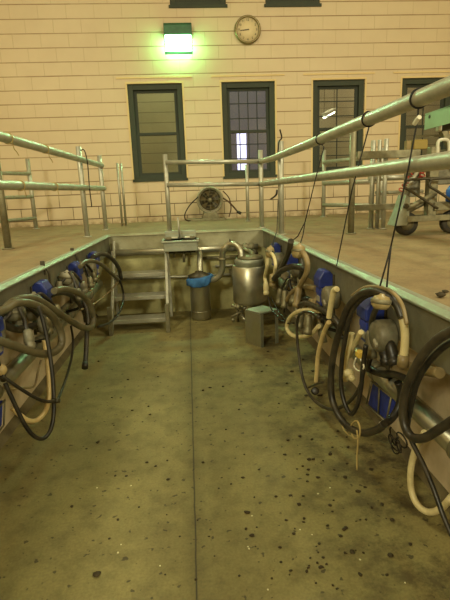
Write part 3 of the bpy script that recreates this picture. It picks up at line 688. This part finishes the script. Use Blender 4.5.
hose('tan tube elbow beside the blue box, left of the pale short hose', [(286, 302), (292, 293), (300, 287), (308, 287), (316, 289)], .019, 'tan_hose', .74, .80)
hose('black hose arching over the second-furthest right unit', [(274, 279), (280, 272), (290, 267), (300, 267), (307, 270)], .022, 'dusty', .66, .76)
hose('black hose rising steeply beside the furthest hung cluster', [(291, 241), (289, 251), (285, 261), (280, 270), (275, 279)], .020, 'dusty', .72, .66)
hose('thin wire loop drooping beside the metal stool', [(268, 296), (271, 308), (278, 317), (286, 323), (294, 323)], .006, 'wire', .62, .70, 'cable', 'cable')
hose('thin wire slanting down behind the metal stool', [(271, 297), (276, 307), (282, 316), (287, 322)], .006, 'wire', .68, .70, 'cable', 'cable')
hose('thin dark upright pipe hanging between the two furthest units', [(286, 290), (285, 300), (284, 313)], .007, 'wire', .80, .80, 'cable', 'cable')
hose('dark tube leaning low between the far units and the cream ring', [(292, 292), (302, 297), (313, 302), (322, 306)], .024, 'dusty', .80, .84)
# --- left wall
hose('thick grey hose loop at the left edge of the photo', [(-14, 312), (-4, 312), (6, 309), (14, 304), (24, 302.5), (35, 305), (46, 311), (55, 320), (61, 333), (61, 345), (54, 352), (44, 354), (30, 351), (15, 346), (0, 341), (-14, 336)], .0205, 'grey_hose', -.93, -.74)
hose('long grey hose looping to the right end above the left milk pipe', [(4, 309), (14, 301), (26, 298), (38, 300), (50, 307), (62, 315), (74, 323), (84, 328), (91, 327), (93.5, 319), (91, 308), (85, 298), (76, 292), (64, 289), (54, 291)], .0205, 'grey_hose', -.94, -.72)
hose('grey hose arching from the furthest left blue box to the steps', [(80, 267), (85, 262), (93, 261), (102, 265), (111, 273), (118, 279.5)], .017, 'grey_hose', -.84, -.72)
hose('black hose arching over the far end of the left wall', [(93, 257), (99, 254), (107, 255), (114, 261), (119, 269), (121, 279)], .022, 'dusty', -.88, -.78)
hose('thin black hose hanging beside the left of the steps', [(117, 276), (121, 284), (123.5, 295), (122, 306), (117, 316), (109, 323), (98, 327)], .0105, 'black', -.78, -.72)
hose('thin pale tube slanting below the far left hoses', [(119, 281), (112, 289), (102, 298), (92, 305), (80, 310)], .007, 'tan_hose', -.84, -.74)
hose('long black hose hanging in a U near the left photo edge', [(38, 306), (42, 317), (47, 338), (51, 362), (53.5, 390), (53.5, 415), (50, 431), (43, 438.5), (34, 436), (25, 425), (17, 409), (10, 394), (5, 383)], .0105, 'black', -.90, -.74)
hose('cream hose hanging beside the black U-shaped hose', [(44, 340), (47, 360), (49, 382), (48.5, 400), (45, 412), (37, 420), (28, 420.5), (20, 415), (12, 408)], .0125, 'yellow_tube', -.92, -.80)
hose('thin black hose sagging to a little clip over the floor', [(2, 376), (12, 383), (24, 391), (36, 398), (46, 401.5), (57, 400.5)], .0085, 'black', -.90, -.72, ends=[(1, .014, .03, 'dark_steel')])
hose('thin dark cord rising from the little clip to the grey loop', [(58, 399), (63, 387), (68, 372), (72, 355), (73, 340), (71, 326)], .007, 'wire', -.74, -.78, 'cord', 'cord')
hose('tan thin tube drooping across the left pit wall', [(3, 387), (12, 389), (22, 388), (34, 386), (38, 372), (41, 360)], .006, 'tan_hose', -1.0, -.92)
hose('black tube hanging straight down below the long grey hose', [(87, 329), (86.5, 342), (86, 354), (85, 366)], .016, 'dusty', -.74, -.75, ends=[(1, .021, .04, 'black')])
hose('dark thick hose among the hung cups at the left edge', [(0, 319), (8, 326), (18, 329), (30, 327), (42, 322), (52, 318)], .021, 'dusty', -.98, -.86)
hose('grey tube slanting behind the middle left blue box', [(52, 318), (60, 312), (70, 303), (79, 296), (86, 290)], .022, 'dull_steel', -.97, -.95, 'steel_tube', 'pipe')
hose('black hose dropping between the left blue boxes', [(74, 283), (79, 290), (83, 300), (87, 312), (88, 325)], .018, 'dusty', -.90, -.80)
hose('black hose curving across the middle of the left wall', [(50, 296), (58, 293), (68, 294), (77, 301), (84, 312), (86, 322)], .017, 'dusty', -.92, -.84)
hose('narrow pale tube in front of the far left cups', [(74, 268), (76, 275), (84, 284), (90, 291), (95, 282), (99, 275)], .008, 'tan_hose', -.92, -.86)
# drop tubes from the blue boxes down to the milk pipes
for y, sd, lb in ((2.06, 1, 'black drop tube under the right blue box inside the biggest loop'), (2.84, 1, 'black drop tube under the right blue box above the cream ring'), (3.76, 1, 'black drop tube under the third right blue box from the big loop'), (2.94, -1, 'black drop tube under the left blue box above the thick grey loop'), (3.76, -1, 'black drop tube under the middle left blue box')):
    xa = (XR - .05) if sd > 0 else xl(y) + .05; xp, zp = (.98, .42) if sd > 0 else (-1.055, .445)
    q = smooth([(xa, y - .02, .62), (xa - sd * .01, y - .02, .57), (xa + sd * .02, y + .03, .52), (xp - sd * .01, y + .06, zp + .045)])
    tag(MB().tube(q, .012, 10).build('drop_tube', 'black', origin=q[0]), lb, 'tube')
# ================================================================== MILKING CLUSTERS
def shell(o, p, d, ln, mat, name='teat_cup'):
    d = Vector(d).normalized(); p = Vector(p)
    MB().lathe([(.012, 0), (.019, .004), (.024, .03), (.026, ln * .55), (.022, ln - .03), (.027, ln - .025), (.027, ln), (.012, ln)], p, d, 16).build(name, mat, parent=o)
def cluster(label, c, tubes, cups, bowl=.042, bm='amber', fl=1.0):
    c = Vector(c); t = thing('milking_cluster', label, 'milking cluster', c)
    MB().lathe([(q, h * fl) for q, h in ((.008, -.05), (bowl * .7, -.045), (bowl, -.02), (bowl, .012), (bowl * .8, .035), (.012, .045), (.008, .055))], c, (.15, .1, 1), 22).build('claw_bowl', bm, parent=t)
    MB().lathe([(bowl * 1.04, -.006), (bowl * 1.1, -.002), (bowl * 1.1, .008), (bowl * 1.04, .012)], c, (.15, .1, 1), 22).build('claw_band', 'dull_steel', parent=t)
    for trace, r, m in tubes: MB().tube(smooth([c] + trace, 7), r, 12).build('short_milk_tube', m, parent=t)
    for p, d, ln, m in cups: shell(t, p, d, ln, m)
    return t
def hung(label, c, s, drop, spread=.07, cupmat='dull_steel', tmat='cream', ln=.15, lean=.03, rt=.011, bowl=.042, bowlmat='amber'):
    """claw hung from above, four short tubes curving over to cups that hang below"""
    c = Vector(c); tubes = []; cups = []
    for i, (a, b) in enumerate(((-1, -1), (1, -1), (1, 1), (-1, 1))):
        o = Vector((s * (.018 + .022 * (b > 0)) , a * spread * .6, 0)) + Vector((b * .02, 0, 0))
        e = c + o + Vector((b * lean, a * spread * .45, -drop - .02 * i))
        tubes.append(([c + o * .5 + Vector((0, 0, .035)), c + o + Vector((0, 0, .0)), e], rt, tmat)); cups.append((e + Vector((0, 0, .02)), (b * .1, a * .12, -1), ln, cupmat))
    return cluster(label, c, tubes, cups, bowl, bowlmat)
p = P(270, 252, X=.66); hold = p
t1 = [P(a, b, X=.655) for a, b in ((267.5, 256), (267, 267), (265, 277), (266, 284))]
t2 = [P(a, b, X=.67) for a, b in ((273.5, 256), (275.5, 265), (274, 276), (272, 281))]
cluster('pale milking cluster hung by a cord beside the tank', p, [(t1, .016, 'cream'), (t2, .014, 'cream')],
        [(P(265.8, 282, X=.655), (.02, -.05, -1), .115, 'cream'), (P(272, 274, X=.68), (.05, .1, -1), .11, 'amber'), (P(275, 276, X=.72), (.1, .2, -1), .13, 'dull_steel')], .036)
p = P(298.5, 251, X=.72)
t1 = [P(a, b, X=x) for a, b, x in ((304, 254, .74), (307.5, 263, .75), (306.5, 273, .75), (302.5, 281, .74), (298, 290, .73))]
t2 = [P(a, b, X=.75) for a, b in ((300, 258), (302, 268), (300, 278))]
cluster('tan milking cluster hung by cords left of the middle blue box', p, [(t1, .018, 'tan_hose'), (t2, .015, 'dusty')],
        [(P(299, 287, X=.73), (-.2, -.2, -1), .14, 'tan_hose'), (P(300, 277, X=.76), (.1, 0, -1), .14, 'dull_steel'), (P(296, 287, X=.78), (-.2, .1, -1), .13, 'dull_steel')], .046)
p = P(381, 302, X=.73)
t1 = [P(a, b, X=x) for a, b, x in ((376, 309, .77), (372, 320, .80), (371, 332, .81))]
cluster('amber milking cluster hung by a cord inside the biggest hose loop', p, [(t1, .013, 'dusty')],
        [(P(371, 330, X=.81), (0, -.1, -1), .13, 'dull_steel'), (P(382, 338, X=.83), (.1, -.3, -1), .12, 'black'), (P(389, 340, X=.84), (.1, -.5, -1), .11, 'black')], .036, fl=.6)
p = P(349, 373, X=.73); t = thing('milking_claw', 'pale lumpy claw with a yellow clip inside the biggest hose loop', 'milking claw', p)
m = MB(); m.ball(p, .028, sc=(1, 1, .8)); m.ball(P(345, 377, X=.73), .024); m.ball(P(352, 378, X=.735), .018); m.build('claw', 'cream', parent=t)
m = MB(); m.cbox(P(360, 354, X=.735), (.03, .045, .03)); m.build('clip', 'yellow', parent=t, bevel=.004)
m = MB(); m.tube(smooth([P(360, 358, X=.73), P(364, 367, X=.73), P(359, 371, X=.73), P(354, 366, X=.73), P(356, 358, X=.73)]), .004, 6); m.build('wire_bail', 'white_pl', parent=t)
hung('dusty milking cluster under the blue box above the cream ring', (.80, 2.92, .655), -1, .05, .09, ln=.13, tmat='tan_hose')
hung('dark milking cluster hung under the third right unit from the camera', (.80, 3.66, .66), -1, .05, .09, ln=.14, tmat='dusty')
p = P(340, 309, X=.8)
# left clusters in the clutter
hung('dusty milking cluster nearest the left photo edge', (-.92, 2.40, .845), 1, .03, .10, 'grey_cast', 'dusty', bowl=.05, bowlmat='grey_cast', ln=.10)
hung('dark milking cluster hung between the two nearest left boxes', (-.92, 2.70, .83), 1, .03, .10, 'dull_steel', 'black', bowl=.045, bowlmat='grey_cast', ln=.10)
hung('dusty milking cluster beside the middle left blue box', (-.92, 3.46, .835), 1, .03, .08, 'grey_cast', 'dusty', bowl=.055, bowlmat='plate', ln=.09)
hung('milking cluster of steel cups beyond the middle left blue box', (-.94, 3.98, .83), 1, .03, .08, 'dull_steel', 'black', bowlmat='grey_cast', ln=.09)
t = thing('yellow_fitting', 'round yellowed fitting at the left photo edge on the milk pipe', 'fitting', P(2, 371, X=-1.0))
MB().ball(P(1, 370, X=-.99), .03).build('bulb', 'yellow_tube', parent=t)
MB().tube([P(1, 372, X=-.99), P(4, 380, X=-.99)], .017, 10).build('neck', 'dark_steel', parent=t)
# small black clips standing on the left curb
for px, py, l in ((43.5, 266, 'nearer small dark clip standing on the left curb'), (73, 252, 'further small dark clip standing on the left curb')):
    p = P(px, py, X=-.985); t = thing('curb_clip', l, 'clip', p)
    MB().box(p + Vector((-.02, -.006, -.06)), p + Vector((.010, .006, .035))).build('bracket', 'dark_steel', parent=t, bevel=.004)
    MB().tube(smooth([p + Vector((.016, 0, -.02)), p + Vector((.03, 0, -.05)), p + Vector((.03, 0, -.12)), p + Vector((.045, .01, -.15))]), .008, 8).build('hook', 'dark_steel', parent=t)
# ================================================================== HANGING CORDS
def band(t, y, r=.0335):
    ring = [(.88 + math.cos(2 * PI * j / 24) * r, y + .003 * math.sin(4 * PI * j / 24), 1.717 + math.sin(2 * PI * j / 24) * r) for j in range(24)]
    MB().tube(ring, .0042, 8, closed=True).build('band', 'rope', parent=t)
def cord(label, rail_px, pts, tail=None, knot=None):
    r0 = P(*rail_px, X=.88); t = thing('hanging_cord', label, 'cord', (r0.x, r0.y, 1.68))
    band(t, r0.y)
    q = [Vector((.88, r0.y, 1.685))] + [P(a, b, X=x) for a, b, x in pts]
    MB().tube(q, .0034, 8).build('cord', 'rope', parent=t)
    for tl in tail or []: MB().tube([P(a, b, X=x) for a, b, x in tl], .0038, 8).build('cord_tail', 'rope', parent=t)
    if knot: MB().tube(smooth([P(a, b, X=.86) for a, b in knot]), .0085, 10).build('knot', 'white_pl', parent=t)
cord('thin black cord from the furthest black band down to the tan cluster', (321, 136), [(324, 147, .87), (316, 177, .84), (305, 222, .78)], [[(305, 222, .78), (298, 236, .74), (291, 242, .73)], [(305, 222, .78), (303, 235, .76), (299, 248, .73)]])
cord('thin black cord from the middle black band to the right curb', (369, 117), [(369, 127, .87), (352, 190, .862), (340, 249, .855), (336.5, 266, .85)])
cord('thin black cord with a white knot down to the biggest hose loop', (419, 97), [(417.5, 120, .87), (408, 170, .84), (391, 246, .79)], [[(391, 246, .79), (386, 265, .77), (380, 286, .74)], [(391, 246, .79), (388.5, 268, .78), (386.5, 290, .77)]], [(419.5, 117), (417, 120), (414.5, 124)])
t = thing('hanging_cord', 'doubled black cord at the post beside the furthest hung cluster', 'cord', P(277, 232, X=.85))
for a in ([(278, 200, .875), (277, 231, .84), (270, 251, .67)], [(277, 231, .84), (274, 241, .75), (272.5, 252, .67)]): MB().tube([P(x, y, X=z) for x, y, z in a], .004, 8).build('cord', 'rope', parent=t)
# strings tied on the left rail
for i, (px, up, l) in enumerate(((8, 1, 'pale string tied on the upper left rail by the photo edge'), (45, 1, 'pale string tied halfway along the upper left rail'), (20, 0, 'pale string tied on the lower left rail by the photo edge'), (54, 0, 'pale string tied halfway along the lower left rail'))):
    z = 1.782 if up else 1.50; p = P(px, 138 + px * .29 if up else 186.5, X=-1.086)
    zc = (1.745 + (p.y + .6) / 7.03 * .059) if up else (1.472 + (p.y + .6) / 7.05 * .042)
    m = MB(); m.tube([(-1.086 + math.cos(2 * PI * j / 20) * .0315, p.y, zc + math.sin(2 * PI * j / 20) * .0315) for j in range(20)], .0045, 6, closed=True)
    m.tube(smooth([(-1.06, p.y, zc - .025), (-1.06, p.y + .01, zc - .06), (-1.055, p.y + .04, zc - .08), (-1.05, p.y + .05, zc - .10)] if up else [(-1.06, p.y, zc - .022), (-1.06, p.y + .01, zc - .05), (-1.058, p.y + .02, zc - .07)]), .003, 6)
    tag(m.build('string_tie', 'twine', origin=(p.x, p.y, zc)), l, 'string')
# twine and coiled wire by the big loop
t = thing('twine_tie', 'pale baler twine knotted on the foot of the biggest loop', 'twine', P(357, 430, X=.70))
MB().tube(smooth([P(a, b, X=.70) for a, b in ((349, 432), (352, 424), (357, 421), (360, 428), (359, 437), (354, 438), (351, 430))]), .0045, 6).build('knot', 'twine', parent=t)
MB().tube(smooth([P(a, b, X=.70) for a, b in ((357, 430), (358, 442), (357, 455), (357, 470))]), .004, 6).build('tail', 'twine', parent=t)
MB().tube(smooth([P(a, b, X=.71) for a, b in ((342, 417), (343, 428), (348, 434), (355, 438))]), .004, 6).build('loose_loop', 'twine', parent=t)
m = MB(); pts = []
for k in range(60):
    a = k / 60 * 2 * PI * 5.5; f = k / 60
    b = P(391 + 12 * f, 434 + 13 * math.sin(f * 3), X=.84); pts.append(b + Vector((.01 * math.sin(a * .7), .035 * math.sin(a), .03 * math.cos(a) * (1 - .3 * f))))
m.tube(pts, .0035, 6); tag(m.build('coiled_wire', 'wire', origin=pts[0]), 'tangle of curly dark wire below the milk pipe on the right', 'wire')
# ================================================================== WHEELED CART
t = thing('wheeled_cart', 'wheeled steel cart with bent tube hoops on the right deck', 'cart', (2.2, 4.1, DZ))
for x, nm in ((1.975, 'wheel'), (2.395, 'wheel')):
    for y in (4.06,):
        w = MB().lathe([(.06, -.03), (.092, -.032), (.102, -.02), (.102, .02), (.092, .032), (.06, .03)], (x, y, DZ + .103), (0, 1, 0), 30).build(nm, 'tyre', parent=t)
        MB().lathe([(.012, -.035), (.058, -.034), (.06, .034), (.012, .035)], (x, y, DZ + .103), (0, 1, 0), 20).build('wheel_hub', 'dull_steel', parent=w)
m = MB(); m.bar((1.95, 4.0, 1.115), (3.0, 4.0, 1.125), .05, .05); m.bar((1.95, 4.14, 1.115), (3.0, 4.14, 1.125), .05, .05); m.build('chassis_beam', 'dull_steel', parent=t, bevel=.004)
m = MB(); m.prism([(1.84, 3.99, 1.06), (1.95, 3.99, 1.06), (1.97, 3.99, 1.10), (1.97, 3.99, 1.30), (1.93, 3.99, 1.33), (1.90, 3.99, 1.22)], (0, .16, 0)); m.build('nose_bracket', 'lip', parent=t, bevel=.005)
MB().cyl((1.93, 3.97, 1.23), (1.93, 3.99, 1.23), .022, 14).build('bolt', 'dark_steel', parent=t)
for a, b in (((1.94, 4.0, 1.20), (2.20, 4.0, 1.33)), ((1.94, 4.1, 1.15), (2.2, 4.1, 1.27))): MB().cyl(a, b, .022, 12).build('brace', 'dull_steel', parent=t)
MB().cyl((1.92, 4.05, 1.30), (2.10, 4.05, 1.60), .016, 10).build('brace', 'galv', parent=t)
m = MB(); m.box((2.15, 4.02, 1.10), (2.23, 4.10, 1.72)); m.build('upright', 'dull_steel', parent=t, bevel=.005)
m = MB(); m.box((2.00, 4.16, 1.30), (2.14, 4.20, 1.62)); m.build('panel', 'grey_cast', parent=t, bevel=.005)
m = MB(); m.box((2.27, 4.12, 1.40), (2.6, 4.2, 1.70)); m.build('motor_panel', 'grey_cast', parent=t, bevel=.008)
m = MB(); m.box((2.2, 4.0, 1.18), (2.6, 4.2, 1.25)); m.build('shelf', 'dull_steel', parent=t, bevel=.005)
for dx in (0, .22, .46):
    q = [(1.90 + dx + .29, 3.93, 1.20), (1.90 + dx + .06, 3.93, 1.345), (1.885 + dx, 3.93, 1.39), (1.895 + dx, 3.93, 1.43), (1.94 + dx, 3.93, 1.452), (2.45 + dx, 3.93, 1.452)]
    MB().tube(smooth(q), .012, 10).build('hoop', 'dark_steel', parent=t)
m = MB()
for k in range(7):
    c = Vector((1.93 + .026 * k, 4.08, 1.37 + .033 * k)); m.tube([c + Vector((math.cos(2 * PI * j / 12) * .022, math.sin(2 * PI * j / 12) * .022, math.sin(2 * PI * j / 12) * .014)) for j in range(12)], .005, 6, closed=True)
for k in range(6):
    c = Vector((2.10 + .01 * (k % 2), 4.08, 1.46 + .03 * k)); m.tube([c + Vector((math.cos(2 * PI * j / 12) * .022, math.sin(2 * PI * j / 12) * .022, math.sin(2 * PI * j / 12) * .014)) for j in range(12)], .005, 6, closed=True)
m.build('coil_hose', 'red', parent=t)
MB().tube(smooth([(2.205, 4.02, 1.66), (2.205, 4.02, 1.755), (2.24, 4.02, 1.775), (2.29, 4.02, 1.765), (2.305, 4.02, 1.72), (2.305, 4.02, 1.66)]), .014, 10).build('handle', 'white_pl', parent=t)
m = MB(); m.box((2.30, 4.1, 1.62), (2.6, 4.2, 1.70)); m.build('top_rail', 'dull_steel', parent=t)
MB().bar((2.24, 4.05, 1.88), (2.42, 4.05, 1.55), .05, .05).build('arm_strut', 'dull_steel', parent=t, bevel=.004)
MB().cbox((2.225, 4.03, 1.885), (.065, .05, .08)).build('strut_cap', 'white_pl', parent=t, bevel=.004)
MB().bar((2.05, 4.12, 1.815), (2.5, 4.12, 1.82), .018, .018).build('tie_rod', 'dull_steel', parent=t)
t.location.x -= .045
t2_ = thing('hoist_beam', 'pale green steel beam reaching in over the right rail', 'beam', (2.08, 4.0, 1.9))
m = MB(); m.prism([(2.045, 4.05, 1.86), (2.045, 4.05, 1.975), (2.045, 3.0, 2.01), (2.045, 3.0, 1.86)], (.008, 0, 0)); m.box((2.045, 3.0, 1.98), (2.16, 4.05, 1.99)); m.build('beam', 'green_arm', parent=t2_)
m = MB(); m.box((2.12, 3.0, 1.83), (2.20, 3.9, 1.98)); m.build('beam_core', 'dark_steel', parent=t2_)
m = MB(); m.cyl((2.04, 3.97, 1.955), (2.046, 3.97, 1.955), .014, 12); m.build('bolt_hole', 'dark_steel', parent=t2_)
m = MB(); m.box((2.16, 2.98, DZ), (2.24, 3.06, 1.98)); m.build('stand_post', 'dull_steel', parent=t2_)
t = thing('tool_box', 'mustard-coloured box on top of the flat-bar gate', 'box', (2.32, 4.72, 1.7525))
MB().box((2.27, 4.68, 1.7525), (2.41, 4.76, 1.835)).build('case', 'mustard', parent=t, bevel=.006)
MB().box((2.275, 4.685, 1.835), (2.405, 4.755, 1.845)).build('lid', 'mustard', parent=t, bevel=.004)
tag(MB().cbox((2.25 - .03, 4.72, 1.795), (.045, .06, .085)).build('timber_block', 'wood', origin=(2.22, 4.72, 1.75), bevel=.004), 'pale wood block on the gate beside the mustard box', 'block')
p = P(449, 203, Y=4.0); p.z = 1.25; p.x += .05; t = thing('plastic_jug', 'blue plastic jug standing on the wheeled cart', 'jug', p)
MB().lathe([(.06, 0), (.075, .01), (.075, .10), (.05, .14), (.02, .155), (.02, .17)], p, n=24).build('body', 'blue_jug', parent=t)
MB().cyl(p + Vector((0, 0, .165)), p + Vector((0, 0, .19)), .024, 14).build('cap', 'white_pl', parent=t)
# ================================================================== MUCK ON THE FLOORS
def clod(p, r, name, label, mat, group, cat='clod'):
    m = MB(); m.ball((0, 0, 0), r, 8, 5, (1 + random.uniform(-.2, .5), 1 + random.uniform(-.2, .4), (.32 + random.uniform(0, .2))))
    for v in m.v: v *= 1 + random.uniform(-.22, .22)
    lo = min(v.z for v in m.v)
    a = random.uniform(0, PI); R3 = Matrix.Rotation(a, 3, 'Z')
    m.v = [R3 @ v + Vector(p) - Vector((0, 0, lo)) for v in m.v]
    o = m.build(name, mat, origin=p); tag(o, label, cat, group); return o
seen = [(97, 575, 3.2), (147, 463, 2), (168, 480, 2), (98, 443, 2.2), (247, 513, 3), (252, 536, 2.6), (239, 410, 2), (203, 463, 1.8), (243, 478, 2), (309, 460, 2.6), (300, 437, 2), (288, 441, 2), (285, 455, 2), (330, 455, 2.6), (318, 478, 2.4), (299, 505, 2.4), (304, 519, 2), (345, 478, 2.4), (358, 492, 2.6), (382, 505, 2.2), (392, 521, 3), (366, 520, 2), (330, 506, 2), (276, 497, 2), (259, 470, 1.8), (223, 387, 1.6), (203, 391, 2), (210, 388, 1.6), (158, 377, 1.5), (182, 352, 1.4), (268, 352, 1.6), (262, 372, 1.7), (292, 372, 1.9), (287, 384, 1.8), (306, 396, 2.2), (312, 440, 2), (338, 432, 2), (348, 448, 2.2), (371, 470, 2.4), (344, 530, 2.2), (352, 552, 2.2), (390, 556, 2.6), (410, 545, 2.2), (360, 575, 2.2), (320, 568, 1.8), (72, 507, 1.8), (118, 520, 1.6), (150, 415, 1.5), (112, 398, 1.6), (128, 380, 1.5), (196, 580, 1.8), (280, 548, 1.8), (226, 430, 1.5), (313, 372, 2.6), (320, 396, 2.6), (303, 360, 2)]
random.seed(3)
for k in range(70):
    seen.append((random.gauss(330, 45), random.uniform(400, 590), random.uniform(1.0, 2.0)))
for k in range(25):
    seen.append((random.uniform(70, 300), random.uniform(345, 590), random.uniform(.9, 1.5)))
for px, py, s in seen:
    p = P(px, py, Z=0)
    if not (-1.08 < p.x < 1.02): continue
    clod(p, s / F * (p - EYE).length * .75, 'dirt_clod', 'small dark clod of muck lying on the pit floor', 'dung', 'muck clods on the pit floor')
for px, py in ((248, 547), (249, 549), (252, 516), (291, 497), (318, 494), (160, 566), (118, 553), (121, 545), (97, 488), (131, 486), (300, 530), (312, 535), (405, 583), (360, 560), (268, 590), (330, 488)):
    p = P(px, py, Z=0)
    clod(p, .75 / F * (p - EYE).length, 'grain_speck', 'tiny pale speck of grain lying on the pit floor', 'speck', 'pale grain specks on the pit floor', 'speck')
p = P(440.5, 297.5, Z=DZ); clod(p, .022, 'dung_clod', 'larger dark dung clod on the right deck near the curb', 'dung', None)
p = P(445.5, 292.5, Z=DZ); clod(p, .013, 'dung_clod', 'smaller dark dung clod just behind the larger one on the right deck', 'dung', None)
# ================================================================== LIGHT
def area(name, loc, target, size, power, col, sy=None):
    l = bpy.data.lights.new(name, 'AREA'); l.energy = power; l.color = col; l.size = size
    if sy: l.shape = 'RECTANGLE'; l.size_y = sy
    o = bpy.data.objects.new(name, l); C.objects.link(o); o.location = loc
    o.rotation_euler = (Vector(target) - Vector(loc)).to_track_quat('-Z', 'Y').to_euler(); return o
WARM = (1.0, .955, .66)
area('high_bay_and_fill_light', (-2.6, 3.2, 5.9), (-2.6, 3.6, 0), .7, 110, WARM)
area('high_bay_and_fill_light', (3.0, 3.2, 5.9), (3.0, 3.6, 0), .7, 110, WARM)
area('high_bay_and_fill_light', (-2.95, -4.1, 4.3), (-.3, 5, .8), .8, 290, WARM)  # added fill from behind the camera, brightens the pit end wall
area('high_bay_and_fill_light', (4.5, -4.1, 4.3), (.3, 5, .8), .8, 330, WARM)  # second added fill from behind, also for upright faces at the pit end
area('floodlight_beam', (-.015, YW - .215, 3.65), (0, 3.0, .6), .36, 65, (.5, 1.0, .55), .2)
area('corridor_fill_light', (-.2, 9.2, 5.8), (-.2, 9.6, 0), .5, 115, (.9, 1, .62))  # added fill, lifts the view through the left windows
area('corridor_fill_light', (3.4, 9.2, 5.8), (3.4, 9.8, 0), .5, 85, (1, .88, .72))  # added fill, lifts the view through the right windows
w = bpy.data.worlds.new('world'); S.world = w; w.use_nodes = True
w.node_tree.nodes['Background'].inputs[0].default_value = (.5, .45, .35, 1); w.node_tree.nodes['Background'].inputs[1].default_value = .05
S.view_settings.view_transform = 'Standard'; S.view_settings.look = 'None'; S.view_settings.exposure = 0.0; S.view_settings.gamma = 1.0; S.view_settings.use_curve_mapping = False
